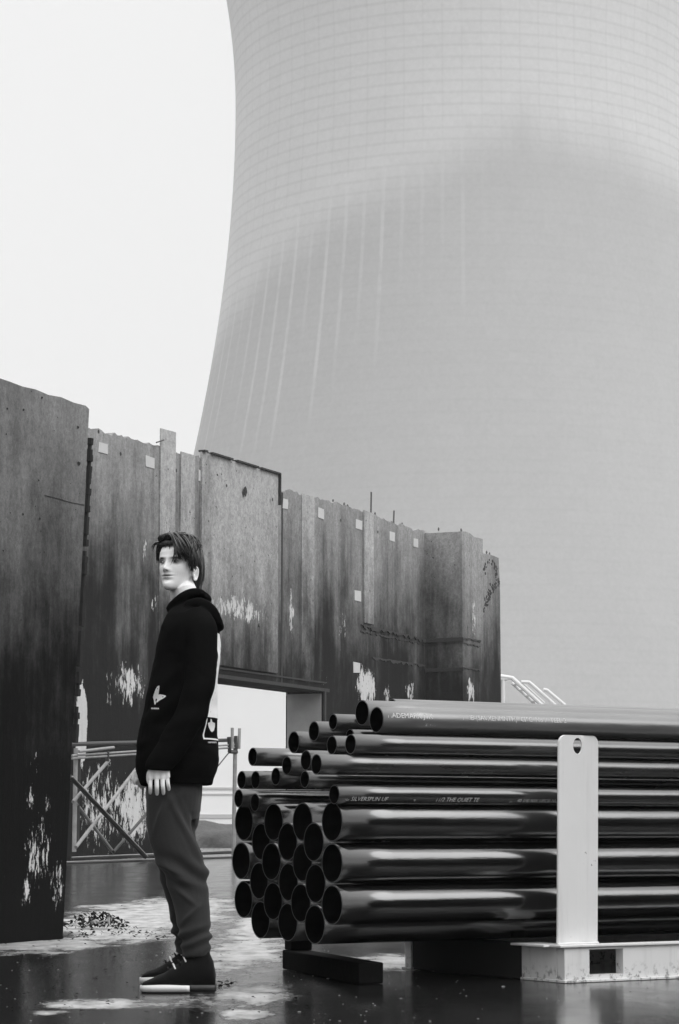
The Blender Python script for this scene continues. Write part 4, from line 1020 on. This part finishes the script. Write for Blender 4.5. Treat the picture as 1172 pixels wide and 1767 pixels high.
# shoes
def shoe(b, dx, heelx, toex, ysole, ang=0.):
    gz = 0.; Yg = YC + b
    def sp_(x, z): q = P(x, 1700, Yg); return Vector((q.x, Yg, z))
    up = [  # fraction from toe to heel, top z, half width
        (0.0, .030, .018), (.03, .042, .034), (.10, .052, .044), (.2, .062, .050), (.32, .078, .050), (.42, .098, .047), (.52, .118, .043), (.62, .150, .040), (.70, .176, .038), (.80, .180, .038), (.90, .170, .036), (.97, .120, .032), (1.0, .070, .024)]
    L0, L1 = sp_(toex, 0).x, sp_(heelx, 0).x
    bm = bmesh.new(); rings = []
    for f, zt_, hw in up:
        x = L0 + (L1 - L0) * f; zb_ = .022; n_ = 20; r_ = []
        for k in range(n_):
            t = 2 * math.pi * k / n_; c_, s_ = math.cos(t), math.sin(t)
            wz = hw * (1 if s_ < 0 else (1 - .25 * max(0, s_) * min(1, zt_ / .12)))
            r_.append(Vector((x + (.012 * (1 - f) * 0), Yg + wz * math.copysign(abs(c_) ** .8, c_), zb_ + (zt_ - zb_) * (.5 + .5 * math.copysign(abs(s_) ** .75, s_)))))
        rings.append(r_)
    loft(bm, rings); me = remesh(bm, .0045, 4, .5)
    ns_ = [v.normal.copy() for v in me.vertices]
    for v, nn_ in zip(me.vertices, ns_): v.co += nn_ * (noise.noise(v.co * 30) * .002)
    up_ = pobj('shoe', me, M_shoe)
    def sole(f0, f1, z0_, z1_, mat, nm, ex, par):
        bm = bmesh.new(); n_ = 14; top_ = []; pl = []
        fs = [f0 + (f1 - f0) * i / n_ for i in range(n_ + 1)]
        def hw(f):
            for (a, _, wa), (b2, _, wb) in zip(up[:-1], up[1:]):
                if a <= f <= b2: return wa + (wb - wa) * (f - a) / (b2 - a) + ex
            return up[-1][2] + ex
        o1 = [(L0 - (ex if f == 0 else 0) + (L1 - L0 + (ex if f >= 1 else 0)) * f, hw(f)) for f in fs]
        for sgn in (1, -1):
            seq = o1 if sgn == 1 else o1[::-1]
            pl += [(x, Yg + sgn * h) for x, h in seq]
        a = [bm.verts.new((x, y, z0_)) for x, y in pl]
        bb = [bm.verts.new((x, y, z1_ + (.004 * math.sin((x - L0) / (L1 - L0) * 5) if f0 == 0 else 0))) for x, y in pl]
        bm.faces.new(a); bm.faces.new(bb)
        for i in range(len(a)): bm.faces.new((a[i], a[(i + 1) % len(a)], bb[(i + 1) % len(a)], bb[i]))
        bmesh.ops.recalc_face_normals(bm, faces=bm.faces); return pobj(nm, bm, mat, par)
    sole(0, .66, .006, .029, M_sole_w, 'sole', .004, up_); sole(.662, 1.0, .006, .031, M_sole_d, 'heel_sole', .003, up_)
    sole(0.01, .99, .0, .0058, M_sole_d, 'outsole', .001, up_)
    # laces
    for i, f in enumerate((.36, .43, .50, .57)):
        x = L0 + (L1 - L0) * f; zt_ = .093 + .16 * (f - .36) * 1.3
        bm = bmesh.new(); tube(bm, [Vector((x + .01, Yg - .032, zt_ - .016)), Vector((x - .002, Yg, zt_ + .004)), Vector((x + .01, Yg + .032, zt_ - .016))], .0036, 6); pobj('lace', bm, M_sole_w if i in (1, 3) else M_shoe, up_)
    return up_
shoe(-.15, 0, 372, 244, 1713); shoe(.36, 0, 360, 243, 1693)


# ---------------------------------------------------------------- air
bm = bmesh.new(); box(bm, -760, 760, -500, 960, -1.0, 156.0)
n = bpy.data.materials.new('fog_air'); n.use_nodes = True; t_ = n.node_tree; t_.nodes.clear()
oo = t_.nodes.new('ShaderNodeOutputMaterial'); pv = t_.nodes.new('ShaderNodeVolumePrincipled'); pv.inputs['Density'].default_value = .0004
pv.inputs['Color'].default_value = (.97, .97, .97, 1); t_.links.new(pv.outputs[0], oo.inputs['Volume'])
tag(obj('haze', bm, n), kind='stuff')
